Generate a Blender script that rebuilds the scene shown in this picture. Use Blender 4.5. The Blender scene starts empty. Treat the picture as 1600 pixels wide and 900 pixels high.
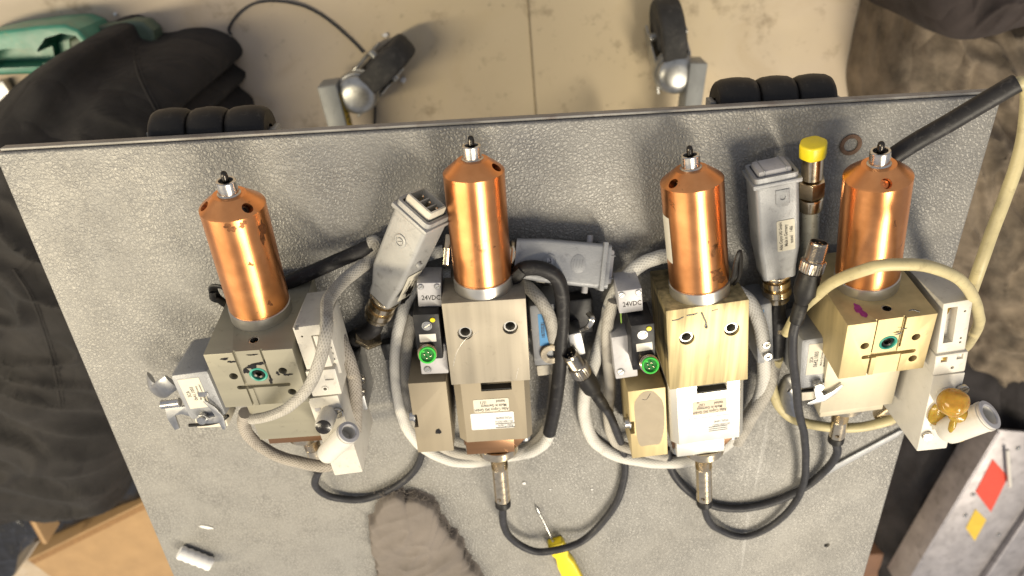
import bpy, bmesh, math, random
from mathutils import Vector, Matrix, noise
random.seed(7)
S = 0.001                      # all modelling numbers below are millimetres; z = 0 is the steel table top
sc = bpy.context.scene
COL = sc.collection
# ------------------------------------------------------------------ camera
F, TH, RHO, H = 1150.0, math.radians(59.7), math.radians(3.3), 503.0
_c, _s = math.cos(TH), math.sin(TH)
VD = Vector((0, -_c, -_s)); U0 = Vector((0, _s, -_c)); R0 = Vector((1, 0, 0))
VR = R0 * math.cos(RHO) - U0 * math.sin(RHO)
VU = R0 * math.sin(RHO) + U0 * math.cos(RHO)
CP = Vector((0, 0, H))
cam = bpy.data.cameras.new('camera'); camo = bpy.data.objects.new('camera', cam); COL.objects.link(camo)
cam.sensor_width = 36; cam.lens = F / 1600 * 36; cam.clip_start = 0.02; cam.clip_end = 60
camo.matrix_world = Matrix(((VR.x, VU.x, -VD.x, CP.x*S), (VR.y, VU.y, -VD.y, CP.y*S), (VR.z, VU.z, -VD.z, CP.z*S), (0, 0, 0, 1)))
cam.dof.use_dof = True; cam.dof.focus_distance = 0.50; cam.dof.aperture_fstop = 7.0
sc.camera = camo
# ------------------------------------------------------------------ light
w = bpy.data.worlds.new('World'); sc.world = w; w.use_nodes = True
w.node_tree.nodes['Background'].inputs[0].default_value = (0.88, 0.90, 1.0, 1)
w.node_tree.nodes['Background'].inputs[1].default_value = 0.45
def area(name, loc, aim, sx, sy, power, col, rot=0):
    l = bpy.data.lights.new(name, 'AREA'); l.shape = 'RECTANGLE'; l.size = sx; l.size_y = sy; l.energy = power; l.color = col
    o = bpy.data.objects.new(name, l); COL.objects.link(o); o.location = loc
    q = (Vector(aim) - Vector(loc)).to_track_quat('-Z', 'Y'); o.rotation_euler = (q.to_matrix() @ Matrix.Rotation(rot, 3, 'Z')).to_euler()
    return o
area('warm_ceiling_lamp', (1.12, -1.75, 2.75), (0.05, -0.35, 0), 0.46, 2.0, 140, (1.0, 0.89, 0.70))
area('left_ceiling_lamp', (-1.50, -0.45, 1.30), (0, -0.30, 0), 0.20, 1.7, 46, (1.0, 0.86, 0.60))
sc.view_settings.view_transform = 'Standard'; sc.view_settings.look = 'None'; sc.view_settings.gamma = 1; sc.view_settings.exposure = 0.04
sc.render.engine = 'CYCLES'
sc.cycles.max_bounces = 8; sc.cycles.caustics_reflective = False; sc.cycles.caustics_refractive = False

# ------------------------------------------------------------------ helpers
def at(px, py, z):             # the photographed point (px, py) at real height z
    v = VD * F + VR * (px - 800) - VU * (py - 450)
    return CP + v * ((z - H) / v.z)
WL = {}                        # world locations of objects, mm
def empty(name, loc, label, cat, group=None):
    o = bpy.data.objects.new(name, None); COL.objects.link(o); o.empty_display_size = 0.02
    o.location = Vector(loc) * S; WL[o] = Vector(loc)
    tag(o, label, cat, group); return o
def tag(o, label=None, cat=None, group=None, kind=None):
    if label: o['label'] = label
    if cat: o['category'] = cat
    if group: o['group'] = group
    if kind: o['kind'] = kind
    return o
def mk(name, bm, mat, parent=None, M=None, sharp=35, smooth=True, uvless=True):
    """bm in mm, local to frame M (4x4, mm); becomes one mesh object with its origin at M's translation"""
    M = M.copy() if M is not None else Matrix.Identity(4)
    org = M.translation.copy(); R = M.to_3x3()
    for v in bm.verts: v.co = (R @ v.co) * S
    bmesh.ops.recalc_face_normals(bm, faces=bm.faces)
    me = bpy.data.meshes.new(name); bm.to_mesh(me); bm.free()
    if smooth:
        for p in me.polygons: p.use_smooth = True
        me.set_sharp_from_angle(angle=math.radians(sharp))
    mats = mat if isinstance(mat, (list, tuple)) else [mat]
    for m_ in mats: me.materials.append(m_)
    o = bpy.data.objects.new(name, me); COL.objects.link(o)
    link(o, parent, org); return o
def link(o, parent, org):
    WL[o] = Vector(org)
    if parent: o.parent = parent; o.location = (WL[o] - WL[parent]) * S
    else: o.location = WL[o] * S
def T(x, y, z): return Matrix.Translation((x, y, z))
def RX(a): return Matrix.Rotation(math.radians(a), 4, 'X')
def RY(a): return Matrix.Rotation(math.radians(a), 4, 'Y')
def RZ(a): return Matrix.Rotation(math.radians(a), 4, 'Z')
def box(w, d, h, bev=0.5, c=(0, 0, 0), seg=2, bm=None):
    b = bmesh.new(); bmesh.ops.create_cube(b, size=1)
    for v in b.verts: v.co = Vector((v.co.x*w, v.co.y*d, v.co.z*h))
    if bev: bmesh.ops.bevel(b, geom=b.edges[:], offset=bev, segments=seg, affect='EDGES', profile=0.5)
    for v in b.verts: v.co += Vector(c)
    return join(bm, b)
def join(a, b):
    if a is None: return b
    me = bpy.data.meshes.new('t'); b.to_mesh(me); b.free(); a.from_mesh(me); bpy.data.meshes.remove(me); return a
def tr(bm, M):
    for v in bm.verts: v.co = M @ v.co
    return bm
def prism(poly, z0, z1, bev=0.4, seg=2):
    b = bmesh.new(); lo = [b.verts.new((x, y, z0)) for x, y in poly]; hi = [b.verts.new((x, y, z1)) for x, y in poly]
    n = len(poly); top = b.faces.new(hi); b.faces.new(lo[::-1])
    for i in range(n): b.faces.new((lo[i], lo[(i+1) % n], hi[(i+1) % n], hi[i]))
    bmesh.ops.recalc_face_normals(b, faces=b.faces)
    if bev:
        e = [e for e in b.edges if abs(e.verts[0].co.z - e.verts[1].co.z) < 1e-6]
        bmesh.ops.bevel(b, geom=e, offset=bev, segments=seg, affect='EDGES', profile=0.5)
    return b
def lathe(prof, n=48, hexr=None):       # profile [(radius, y)], axis +Y
    b = bmesh.new(); rings = []
    for r, y in prof:
        if r <= 1e-6: rings.append([b.verts.new((0, y, 0))])
        else: rings.append([b.verts.new((r*math.cos(2*math.pi*k/n), y, r*math.sin(2*math.pi*k/n))) for k in range(n)])
    for a, c in zip(rings, rings[1:]):
        for k in range(n):
            k2 = (k+1) % n
            vs = [a[k % len(a)], a[k2 % len(a)], c[k2 % len(c)], c[k % len(c)]]
            u = []
            for v in vs:
                if v not in u: u.append(v)
            if len(u) > 2: b.faces.new(u)
    return b
def cyl(r, y0, y1, bev=0.4, n=40):
    return lathe([(0, y0), (r-bev, y0), (r, y0+bev), (r, y1-bev), (r-bev, y1), (0, y1)], n)
def cup(r, ri, y0, y1, depth, bev=0.3, n=40):  # cylinder open at y1
    return lathe([(0, y0), (r-bev, y0), (r, y0+bev), (r, y1-bev), (r-bev, y1), (ri+bev, y1), (ri, y1-bev), (ri, y1-depth), (0, y1-depth)], n)
def spline(pts, n=10, closed=False):
    P = [Vector(p) for p in pts]; out = []; m = len(P)
    rng = range(m) if closed else range(m-1)
    for i in rng:
        p0 = P[(i-1) % m] if closed or i > 0 else P[0]*2-P[1]
        p1 = P[i]; p2 = P[(i+1) % m]; p3 = P[(i+2) % m] if closed or i+2 < m else P[-1]*2-P[-2]
        for k in range(n):
            t = k/n; out.append(0.5*((2*p1)+(p2-p0)*t+(2*p0-5*p1+4*p2-p3)*t*t+(3*p1-p0-3*p2+p3)*t**3))
    if not closed: out.append(P[-1])
    return out
def tube(pts, r, n=14, sub=10, cap=True, flat=1.0, braid=0):
    P = spline(pts, sub) if sub else [Vector(p) for p in pts]
    if sub >= 8: P = [p + noise.noise_vector(p*.018)*1.1 + noise.noise_vector(p*.05)*.35 for p in P]
    b = bmesh.new(); rings = []; up = Vector((0.13, 0.2, 1)); L = len(P); uv = b.loops.layers.uv.new('UVMap'); ln = [0.]
    for i in range(1, L): ln.append(ln[-1] + (P[i]-P[i-1]).length)
    for i, p in enumerate(P):
        t = (P[min(i+1, L-1)] - P[max(i-1, 0)]).normalized()
        up = (up - t*up.dot(t)).normalized(); sd = t.cross(up)
        rr = r(i/(L-1)) if callable(r) else r
        rings.append([b.verts.new(p + (sd*math.cos(2*math.pi*k/n) + up*flat*math.sin(2*math.pi*k/n))*(rr + braid*math.sin(7*2*math.pi*k/n + i*0.22) + braid*.8*math.sin(i*.9+2*math.pi*k/n))) for k in range(n)])
    for i, (a, c) in enumerate(zip(rings, rings[1:])):
        for k in range(n):
            f_ = b.faces.new((a[k], a[(k+1) % n], c[(k+1) % n], c[k]))
            for lp, q in zip(f_.loops, ((k/n, ln[i]), ((k+1)/n, ln[i]), ((k+1)/n, ln[i+1]), (k/n, ln[i+1]))): lp[uv].uv = q
    if cap: b.faces.new(rings[0][::-1]); b.faces.new(rings[-1])
    return b
def pts(l): return [at(*p) for p in l]
def frame(p0, p1, roll=0, up=(0, 0, 1)):      # origin p0, +Y towards p1
    y = (Vector(p1) - Vector(p0)).normalized(); u = Vector(up); z = (u - y*u.dot(y)).normalized(); x = y.cross(z)
    M = Matrix(((x.x, y.x, z.x, p0[0]), (x.y, y.y, z.y, p0[1]), (x.z, y.z, z.z, p0[2]), (0, 0, 0, 1)))
    return M @ RY(roll)
def quad(tl, tr_, br, bl, z):                 # four photographed corners of a flat top at height z -> frame, width, depth
    a, b, c, d = [at(p[0], p[1], z) for p in (tl, tr_, br, bl)]
    o = (a+b+c+d)/4; xd = ((b-a)+(c-d)).normalized(); yd0 = ((a-d)+(b-c)).normalized()
    ang = (math.atan2(xd.y, xd.x) + math.atan2(-yd0.x, yd0.y))/2
    return T(*o) @ RZ(math.degrees(ang)), ((b-a).length+(c-d).length)/2, ((a-d).length+(b-c).length)/2
def qbox(name, q, z, t, mat, parent, bev=0.6, tilt=0, cuts=None):
    M, wd, dp = quad(*q, z)
    M = M @ RX(tilt)
    o = mk(name, box(wd, dp, t, bev, (0, 0, -t/2)), mat, parent, M)
    if cuts: cut(o, [tr(c, M) for c in cuts(wd, dp)])
    return o, M, wd, dp
def cut(o, cutters):                          # real recesses: boolean difference, cutter bmeshes in world mm
    tmp = []
    for bm in cutters:
        bmesh.ops.recalc_face_normals(bm, faces=bm.faces)
        for v in bm.verts: v.co = (v.co - WL[o]) * S
        me = bpy.data.meshes.new('c'); bm.to_mesh(me); bm.free()
        t = bpy.data.objects.new('c', me); COL.objects.link(t); t.location = WL[o]*S; tmp.append(t)
        m = o.modifiers.new('b', 'BOOLEAN'); m.operation = 'DIFFERENCE'; m.solver = 'EXACT'; m.object = t
    par = o.parent; o.parent = None; loc = o.location.copy(); o.location = WL[o]*S
    bpy.context.view_layer.update()
    dg = bpy.context.evaluated_depsgraph_get()
    me = bpy.data.meshes.new_from_object(o.evaluated_get(dg), depsgraph=dg)
    old = o.data; o.modifiers.clear(); o.data = me; me.name = o.name; bpy.data.meshes.remove(old)
    for p in me.polygons: p.use_smooth = True
    me.set_sharp_from_angle(angle=math.radians(30))
    o.parent = par; o.location = loc
    for t in tmp:
        m = t.data; bpy.data.objects.remove(t); bpy.data.meshes.remove(m)
def vcyl(r, x, y, z0, z1, n=32):              # upright cutter / post
    return tr(lathe([(0, 0), (r, 0), (r, z1-z0), (0, z1-z0)], n), T(x, y, z0) @ RX(90))
def text(parent, s, size, M, mat, name='lettering', sx=1.0):
    cu = bpy.data.curves.new('t', 'FONT'); cu.body = s; cu.size = size; cu.align_x = 'CENTER'; cu.align_y = 'CENTER'; cu.resolution_u = 2; cu.offset = size*.022
    o = bpy.data.objects.new('t', cu); COL.objects.link(o); bpy.context.view_layer.update()
    dg = bpy.context.evaluated_depsgraph_get(); me = bpy.data.meshes.new_from_object(o.evaluated_get(dg)); bpy.data.objects.remove(o); bpy.data.curves.remove(cu)
    bm = bmesh.new(); bm.from_mesh(me); bpy.data.meshes.remove(me)
    for v in bm.verts: v.co.x *= sx
    return mk(name, bm, mat, parent, M, smooth=False)
def blob(cx, cy, rx, ry, n=26, j=0.15, seed=0):
    rnd = random.Random(seed); ph = [rnd.uniform(0, 6.3) for _ in range(4)]
    out = []
    for k in range(n):
        a = 2*math.pi*k/n; f = 1 + j*(math.sin(2*a+ph[0]) + .6*math.sin(3*a+ph[1]) + .5*math.sin(5*a+ph[2]) + .4*math.sin(8*a+ph[3]))/1.5
        out.append((cx+rx*f*math.cos(a), cy+ry*f*math.sin(a)))
    return out

# ------------------------------------------------------------------ materials
class N:
    def __init__(s, name):
        s.m = bpy.data.materials.new(name); s.m.use_nodes = True; s.t = s.m.node_tree; s.b = s.t.nodes['Principled BSDF']; s.co = s.t.nodes.new('ShaderNodeTexCoord').outputs['Object']
    def new(s, k, **kw):
        n = s.t.nodes.new(k)
        for a, v in kw.items(): setattr(n, a, v)
        return n
    def li(s, a, b): s.t.links.new(a, b)
    def noise(s, scale, det=4, rough=.55, vec=None, dist=0):
        n = s.new('ShaderNodeTexNoise'); n.inputs['Scale'].default_value = scale; n.inputs['Detail'].default_value = det; n.inputs['Roughness'].default_value = rough; n.inputs['Distortion'].default_value = dist
        s.li(vec or s.co, n.inputs['Vector']); return n.outputs['Fac']
    def ramp(s, f, stops):
        r = s.new('ShaderNodeValToRGB'); cr = r.color_ramp
        while len(cr.elements) < len(stops): cr.elements.new(0.5)
        for e, (p, c) in zip(cr.elements, stops):
            e.position = p; e.color = (*c, 1) if len(c) == 3 else c
        s.li(f, r.inputs[0]); return r.outputs[0]
    def mix(s, f, a, b, mode='MIX'):
        n = s.new('ShaderNodeMix', data_type='RGBA', blend_type=mode)
        for i, v in ((0, f), (6, a), (7, b)):
            if isinstance(v, (int, float)): n.inputs[i].default_value = v
            elif isinstance(v, tuple): n.inputs[i].default_value = (*v, 1)
            else: s.li(v, n.inputs[i])
        return n.outputs[2]
    def math(s, op, a, b=0.0, c=None):
        n = s.new('ShaderNodeMath', operation=op)
        for i, v in enumerate((a, b, c)):
            if v is None: continue
            if isinstance(v, (int, float)): n.inputs[i].default_value = v
            else: s.li(v, n.inputs[i])
        return n.outputs[0]
    def map(s, scale, rot=(0, 0, 0), loc=(0, 0, 0)):
        n = s.new('ShaderNodeMapping'); n.inputs['Scale'].default_value = scale; n.inputs['Rotation'].default_value = rot; n.inputs['Location'].default_value = loc
        s.li(s.co, n.inputs[0]); return n.outputs[0]
    def bump(s, h, st, dist=0.0005, prev=None):
        n = s.new('ShaderNodeBump'); n.inputs['Strength'].default_value = st; n.inputs['Distance'].default_value = dist; s.li(h, n.inputs['Height'])
        if prev: s.li(prev, n.inputs['Normal'])
        s.li(n.outputs[0], s.b.inputs['Normal']); return n.outputs[0]
    def set(s, **kw):
        for k, v in kw.items():
            k = k.replace('_', ' ')
            if isinstance(v, (int, float)): s.b.inputs[k].default_value = v
            elif isinstance(v, tuple): s.b.inputs[k].default_value = (*v, 1) if len(v) == 3 else v
            else: s.li(v, s.b.inputs[k])
        return s
def plain(name, col, met=0., rough=.5, var=.25, vs=60., bump=0., bs=900., dirt=0., dcol=(.03, .025, .02), rvar=.12, **kw):
    n = N(name); f = n.noise(vs, 5)
    dark = tuple(c*(1-var) for c in col); lite = tuple(min(1, c*(1+var*.5)) for c in col)
    c = n.ramp(f, [(.3, dark), (.7, lite)])
    if dirt:
        g = n.noise(vs*2.2, 8, .7, dist=.4); g = n.ramp(g, [(.58-.12*dirt, (0, 0, 0)), (.74, (1, 1, 1))]); c = n.mix(n.math('MULTIPLY', g, min(1, .35+.5*dirt)), c, dcol)
    n.set(Base_Color=c, Metallic=met); n.b.inputs['Roughness'].default_value = rough
    if rvar: n.li(n.math('MULTIPLY_ADD', n.noise(vs*1.7, 4), rvar*2, rough-rvar), n.b.inputs['Roughness'])
    if bump: n.bump(n.noise(bs, 4), bump, .0004)
    n.set(**kw); return n.m
def brushed(name, col, met=.85, rough=.32, axis='y', bands=.14, dirt=.2, bandw=90, fine=1500, bstr=.08):
    """machined anodised metal: tool bands along one axis"""
    n = N(name); sc_ = (1, .04, 1) if axis == 'y' else (.04, 1, 1)
    mp = n.map(sc_); f = n.noise(bandw, 3, .5, mp); g = n.noise(fine, 2, .6, mp)
    c = n.ramp(f, [(.32, tuple(x*(1-bands) for x in col)), (.68, tuple(min(1, x*(1+bands)) for x in col))])
    if dirt:
        d = n.ramp(n.noise(140, 8, .72, dist=.5), [(.60, (0, 0, 0)), (.76, (1, 1, 1))]); c = n.mix(n.math('MULTIPLY', d, dirt*2), c, (.04, .03, .02))
    n.set(Base_Color=c, Metallic=met, Roughness=n.math('MULTIPLY_ADD', f, .16, rough-.08)); n.bump(g, bstr, .0002); return n.m

def table_paint():
    n = N('hammered_grey_paint')
    vo = n.new('ShaderNodeTexVoronoi', feature='DISTANCE_TO_EDGE'); vo.inputs['Scale'].default_value = 340; wn = n.new('ShaderNodeTexNoise'); wn.inputs['Scale'].default_value = 260; wn.inputs['Detail'].default_value = 3
    n.li(n.co, wn.inputs['Vector'])
    va = n.new('ShaderNodeVectorMath', operation='MULTIPLY_ADD'); n.li(wn.outputs['Color'], va.inputs[0]); va.inputs[1].default_value = (.0042,)*3; n.li(n.co, va.inputs[2]); n.li(va.outputs[0], vo.inputs['Vector'])
    edge = n.ramp(vo.outputs['Distance'], [(.0, (0, 0, 0)), (.17, (1, 1, 1))])
    big = n.noise(5, 4, .6); mid = n.noise(38, 5, .65)
    c = n.ramp(mid, [(.3, (.232, .225, .21)), (.7, (.272, .265, .248))])
    c = n.mix(n.ramp(big, [(.35, (.0, .0, .0)), (.7, (.5, .5, .5))]), c, (.29, .275, .245))
    crack = n.math('MULTIPLY', n.math('SUBTRACT', 1.0, edge), n.ramp(n.noise(30, 4), [(.35, (.12,)*3), (.65, (.5,)*3)]))
    c = n.mix(crack, c, (.055, .05, .045))
    # rust spots, oil smears, scratches, and broader dark patches
    def spot(p, r, col, amt, st=(1, 1)):
        nonlocal c
        sub = n.new('ShaderNodeVectorMath', operation='SUBTRACT'); n.li(n.co, sub.inputs[0]); sub.inputs[1].default_value = (p.x*S, p.y*S, 0)
        ml = n.new('ShaderNodeVectorMath', operation='MULTIPLY'); n.li(sub.outputs[0], ml.inputs[0]); ml.inputs[1].default_value = (1/st[0], 1/st[1], 1)
        ln = n.new('ShaderNodeVectorMath', operation='LENGTH'); n.li(ml.outputs[0], ln.inputs[0])
        d = n.math('ADD', n.math('DIVIDE', ln.outputs['Value'], r*S), n.math('MULTIPLY_ADD', n.noise(420, 6, .7), 1.8, -.9))
        m = n.ramp(d, [(.45, (amt,)*3), (1.0, (0, 0, 0))]); c = n.mix(m, c, col)
    for (x, y, r, col, a, st) in [(917, 289, 7, (.16, .075, .03), .85, (1.3, .35)), (886, 742, 8, (.10, .055, .025), .8, (.7, 1.1)), (410, 240, 9, (.09, .075, .05), .7, (.5, 1.2)),
                                  (893, 695, 5, (.13, .09, .05), .5, (1, .8)), (895, 799, 5, (.05, .045, .04), .7, (.8, 1)), (640, 500, 30, (.03, .03, .03), .6, (.8, 1.2)),
                                  (400, 762, 12, (.08, .07, .06), .7, (2.0, .25)), (1010, 380, 14, (.06, .05, .04), .4, (1, 1)), (1300, 800, 40, (.12, .12, .13), .35, (1.2, .7)), (520, 410, 5, (.05, .05, .05), .6, (1, 1)), (1330, 226, 8, (.12, .05, .025), .5, (1, 1))]:
        spot(at(x, y, 0), r, col, a, st)
    c = n.mix(n.ramp(n.noise(16, 7, .7, dist=.8), [(.55, (0, 0, 0)), (.75, (.22,)*3)]), c, (.17, .165, .155))
    c = n.mix(n.ramp(n.noise(55, 7, .75, dist=.5), [(.66, (0, 0, 0)), (.74, (.4,)*3)]), c, (.10, .09, .08))
    sx = n.noise(60, 3, .6, n.map((1, .03, 1), (0, 0, .5))); s2 = n.noise(60, 3, .6, n.map((1, .03, 1), (0, 0, -.9)))
    scr = n.math('MAXIMUM', n.ramp(sx, [(.70, (0, 0, 0)), (.73, (.35,)*3)]), n.ramp(s2, [(.72, (0, 0, 0)), (.74, (.35,)*3)])); c = n.mix(scr, c, (.45, .44, .42))
    n.set(Base_Color=c, Metallic=.12, Roughness=n.math('MULTIPLY_ADD', n.noise(22, 5, .6), .45, .22)); n.b.inputs['Specular IOR Level'].default_value = .45
    b1 = n.bump(n.math('MULTIPLY', vo.outputs['Distance'], n.ramp(n.noise(9, 4), [(.35, (.35,)*3), (.65, (1, 1, 1))])), .75, .0018); n.bump(n.noise(700, 3), .25, .0006, b1)
    return n.m
def copper():
    n = N('turned_copper'); f = n.noise(40, 5, .6); g = n.noise(2600, 2, .6, n.map((.02, 1, .02)))
    c = n.ramp(f, [(.3, (.70, .285, .10)), (.7, (.87, .40, .16))])
    d = n.ramp(n.noise(75, 8, .7, dist=.7), [(.62, (0, 0, 0)), (.70, (1, 1, 1))]); c = n.mix(n.math('MULTIPLY', d, .8), c, (.05, .03, .02))
    tn_ = n.ramp(n.noise(22, 6, .65, dist=.4), [(.5, (0, 0, 0)), (.72, (.45,)*3)]); c = n.mix(tn_, c, (.50, .19, .075))
    n.set(Base_Color=c, Metallic=1.0, Roughness=n.math('MULTIPLY_ADD', f, .16, .25)); n.b.inputs['Anisotropic'].default_value = .65; n.b.inputs['Anisotropic Rotation'].default_value = .25; n.bump(g, .10, .0002)
    tn = n.new('ShaderNodeTangent', direction_type='RADIAL', axis='Y'); n.li(tn.outputs[0], n.b.inputs['Tangent'])
    return n.m
def braid(name, c1, c2, dirt):
    n = N(name); tc = n.new('ShaderNodeTexCoord'); sp = n.new('ShaderNodeSeparateXYZ'); n.li(tc.outputs['UV'], sp.inputs[0])
    U_ = n.math('MULTIPLY', sp.outputs[0], 2*math.pi*13); V_ = n.math('MULTIPLY', sp.outputs[1], 2*math.pi/3.6)
    w1 = n.math('SINE', n.math('ADD', U_, V_)); w2 = n.math('SINE', n.math('SUBTRACT', U_, V_))
    wv = n.math('MULTIPLY_ADD', n.math('MAXIMUM', w1, w2), .5, .5)
    c = n.ramp(wv, [(.25, c2), (.85, c1)])
    d = n.ramp(n.noise(70, 8, .75, dist=.6), [(.55-.12*dirt, (0, 0, 0)), (.72, (1, 1, 1))]); c = n.mix(n.math('MULTIPLY', d, .25+.5*dirt), c, (.09, .075, .06))
    n.set(Base_Color=c, Roughness=.85); n.bump(wv, .5, .0005); return n.m
def floor_mat():
    n = N('stained_concrete_warm_pool'); f = n.noise(2.6, 6, .6); g = n.noise(38, 6, .7); h = n.noise(5.5, 5, .65, dist=.6)
    c = n.ramp(f, [(.3, (.46, .38, .295)), (.7, (.60, .505, .395))])
    c = n.mix(n.ramp(h, [(.52, (0, 0, 0)), (.72, (.65,)*3)]), c, (.40, .29, .15))
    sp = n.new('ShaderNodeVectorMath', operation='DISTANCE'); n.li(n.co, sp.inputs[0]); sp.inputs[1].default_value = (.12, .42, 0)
    c = n.mix(n.ramp(n.math('ADD', sp.outputs['Value'], n.math('MULTIPLY', h, .5)), [(.42, (.55,)*3), (.76, (0, 0, 0))]), c, (.60, .48, .26))  # pool of warm lamp light painted into the floor colour as yellow
    c = n.mix(n.ramp(g, [(.62, (0, 0, 0)), (.74, (.6,)*3)]), c, (.13, .10, .07))
    c = n.mix(n.ramp(n.noise(14, 6, .7), [(.56, (0, 0, 0)), (.72, (.7,)*3)]), c, (.17, .12, .07))
    n.set(Base_Color=c, Roughness=.75); n.bump(g, .2, .002); return n.m
def fabric(name, col, var=.4, weave=1400, bump=.5):
    n = N(name); f = n.noise(14, 6, .65); w1 = n.noise(weave, 2, .6)
    c = n.ramp(f, [(.3, tuple(x*(1-var) for x in col)), (.72, tuple(x*(1+var*.6) for x in col))])
    wr = n.bump(n.math('ABSOLUTE', n.math('SUBTRACT', n.noise(7, 1.5, .45, n.map((1, .5, 1), (0, 0, .8)), .5), .5)), .8, .06) if weave >= 900 else None
    if wr: wr = n.bump(n.math('ABSOLUTE', n.math('SUBTRACT', n.noise(19, 1.5, .5, n.map((1, .6, 1), (0, 0, -.5)), .3), .5)), .5, .02, wr)
    lint = n.ramp(n.noise(480, 2, .5), [(.76, (0, 0, 0)), (.80, (.35,)*3)]); c = n.mix(lint, c, tuple(min(1, x*2.2+.05) for x in col))
    n.set(Base_Color=c, Roughness=.95); n.bump(w1, bump, .0008, wr); return n.m

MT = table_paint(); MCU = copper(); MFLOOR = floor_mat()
M_taupe = brushed('taupe_anodised', (.33, .29, .225), .4, .50, 'y', .20)
M_glare_warm = brushed('anodised_warm_glare', (.43, .345, .18), .5, .46, 'y', .5, .12, 150)  # same anodising as the taupe, with warm lamp reflection painted into its colour
M_glare_white = brushed('anodised_white_glare', (.70, .68, .62), .7, .42, 'y', .04, .05)  # blown-out lamp glare on the anodised block, put into the colour as white
M_sand = brushed('sand_anodised', (.285, .24, .17), .3, .56, 'y', .06, .1)
M_glare_gold = brushed('anodised_gold_glare', (.50, .40, .21), .5, .50, 'y', .14, .15)  # anodised finish whose gold is the warm lamp's reflection, painted in
M_glare_cream = brushed('anodised_cream_glare', (.50, .45, .34), .4, .52, 'y', .05, .1)  # cream tone carries painted lamp glare on the far right lower block
M_olive = brushed('olive_grey_anodised', (.30, .28, .215), .4, .50, 'x', .05, .25)
M_brown = brushed('brown_anodised', (.23, .125, .065), .7, .35, 'x', .1, .2)
M_steel = plain('bright_steel', (.62, .60, .56), 1, .28, .2, 120, dirt=.3)
M_zinc = plain('zinc_plate', (.42, .42, .42), 1, .40, .2, 90, dirt=.2)
M_nickel = plain('nickel_brass', (.74, .62, .44), 1, .22, .2, 150, dirt=.1)
M_dull = plain('dull_nickel', (.40, .36, .30), 1, .30, .25, 150, dirt=.3)
M_needle = plain('oily_black_steel', (.05, .045, .04), .8, .22, .3)
M_alu = brushed('turned_ring_aluminium', (.56, .54, .50), .9, .34, 'x', .1, .15)
M_dark = plain('hole_black', (.012, .011, .010), 0, .6, .1)
M_blackpl = plain('black_plastic', (.014, .014, .016), 0, .42, .3, 80, .12, 1500, dirt=.15, dcol=(.14, .13, .12), Specular_IOR_Level=.28)
M_rubber = plain('black_rubber', (.013, .012, .0115), 0, .5, .3, 60, .15, 900, dirt=.3, dcol=(.10, .09, .075), Specular_IOR_Level=.28)
M_sleeve = plain('black_heat_shrink', (.018, .017, .018), 0, .48, .35, 90, .25, 500, dirt=.35, dcol=(.11, .105, .10), Specular_IOR_Level=.28)
M_cable = plain('dark_grey_cable', (.030, .030, .034), 0, .5, .25, 120, .06, 900, dirt=.2, dcol=(.13, .12, .11), Specular_IOR_Level=.28)
M_hood = plain('grey_cast_hood', (.30, .305, .315), .25, .46, .12, 60, .55, 900, dirt=.25, dcol=(.05, .045, .04))
M_hoodl = plain('light_grey_cast_hood', (.37, .365, .35), .2, .46, .10, 60, .45, 900, dirt=.3, dcol=(.04, .035, .03))
M_insert = plain('ivory_insert', (.62, .57, .47), 0, .5, .15, 120, dirt=.3, dcol=(.2, .15, .09))
M_white = plain('white_valve_plastic', (.56, .53, .47), 0, .42, .08, 90, .05, 700, dirt=.3, dcol=(.22, .18, .13))
M_whitec = plain('clean_white_plastic', (.62, .59, .53), 0, .38, .06, 90, dirt=.12, dcol=(.3, .26, .2))
M_greypl = plain('light_grey_plastic', (.46, .45, .46), .1, .45, .12, 90, .1, 900, dirt=.25, dcol=(.15, .13, .11))
M_paper = plain('label_paper', (.60, .56, .46), 0, .6, .06, 200, dirt=.22, dcol=(.35, .3, .22))
M_paperw = plain('white_label', (.66, .65, .62), 0, .55, .04, 200)
M_paperk = plain('kraft_label', (.56, .47, .36), 0, .5, .08, 200)
M_blue = plain('blue_label', (.06, .27, .55), 0, .5, .1)
M_ink = plain('label_ink', (.045, .042, .04), 0, .7, .1, rvar=0)
M_inkg = plain('grey_ink', (.10, .095, .09), 0, .7, .1, rvar=0)
M_green = plain('green_contact_ring', (.05, .55, .06), 0, .35, .2)
M_greend = plain('dark_green_insert', (.02, .20, .03), 0, .4, .2)
M_teal = plain('teal_seal_ring', (.05, .33, .25), 0, .4, .3, 300, dirt=.5)
M_yel = plain('yellow_plastic', (.80, .62, .02), 0, .38, .12, 90, .05, 800, dirt=.12, dcol=(.3, .2, .05))
M_yled = plain('yellow_indicator', (.80, .66, .02), 0, .3, .05)
M_brd = braid('grey_braid', (.42, .395, .35), (.29, .27, .232), .65)
M_brw = braid('white_braid', (.62, .605, .565), (.48, .46, .42), .2)
M_brb = braid('dirty_braid', (.36, .325, .28), (.19, .165, .135), .7)
M_beige = plain('beige_hose', (.50, .43, .235), 0, .5, .15, 60, .15, 700, dirt=.35, dcol=(.16, .12, .06))
M_amber = plain('dried_amber_glue', (.78, .43, .06), 0, .2, .35, 150, .1, 300, Transmission_Weight=.45, Subsurface_Weight=.3, IOR=1.4)
M_pink = plain('magenta_paint', (.38, .03, .22), 0, .5, .3, 300)
M_oil = plain('black_grease', (.015, .013, .011), 0, .22, .4, 300, .4, 500)
M_film = plain('dull_residue_film', (.30, .25, .175), .1, .6, .08, 100)
M_black_fab = fabric('black_cotton', (.022, .0195, .018), .6)
M_khaki = fabric('khaki_canvas', (.21, .165, .115), .75, 900)
M_dkbrown = fabric('dark_brown_canvas', (.045, .034, .03), .5, 900)
M_rag = fabric('grey_rag', (.165, .142, .124), .3, 600, .25)
M_card = plain('cardboard', (.37, .235, .115), 0, .8, .12, 25, .2, 300)
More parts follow.
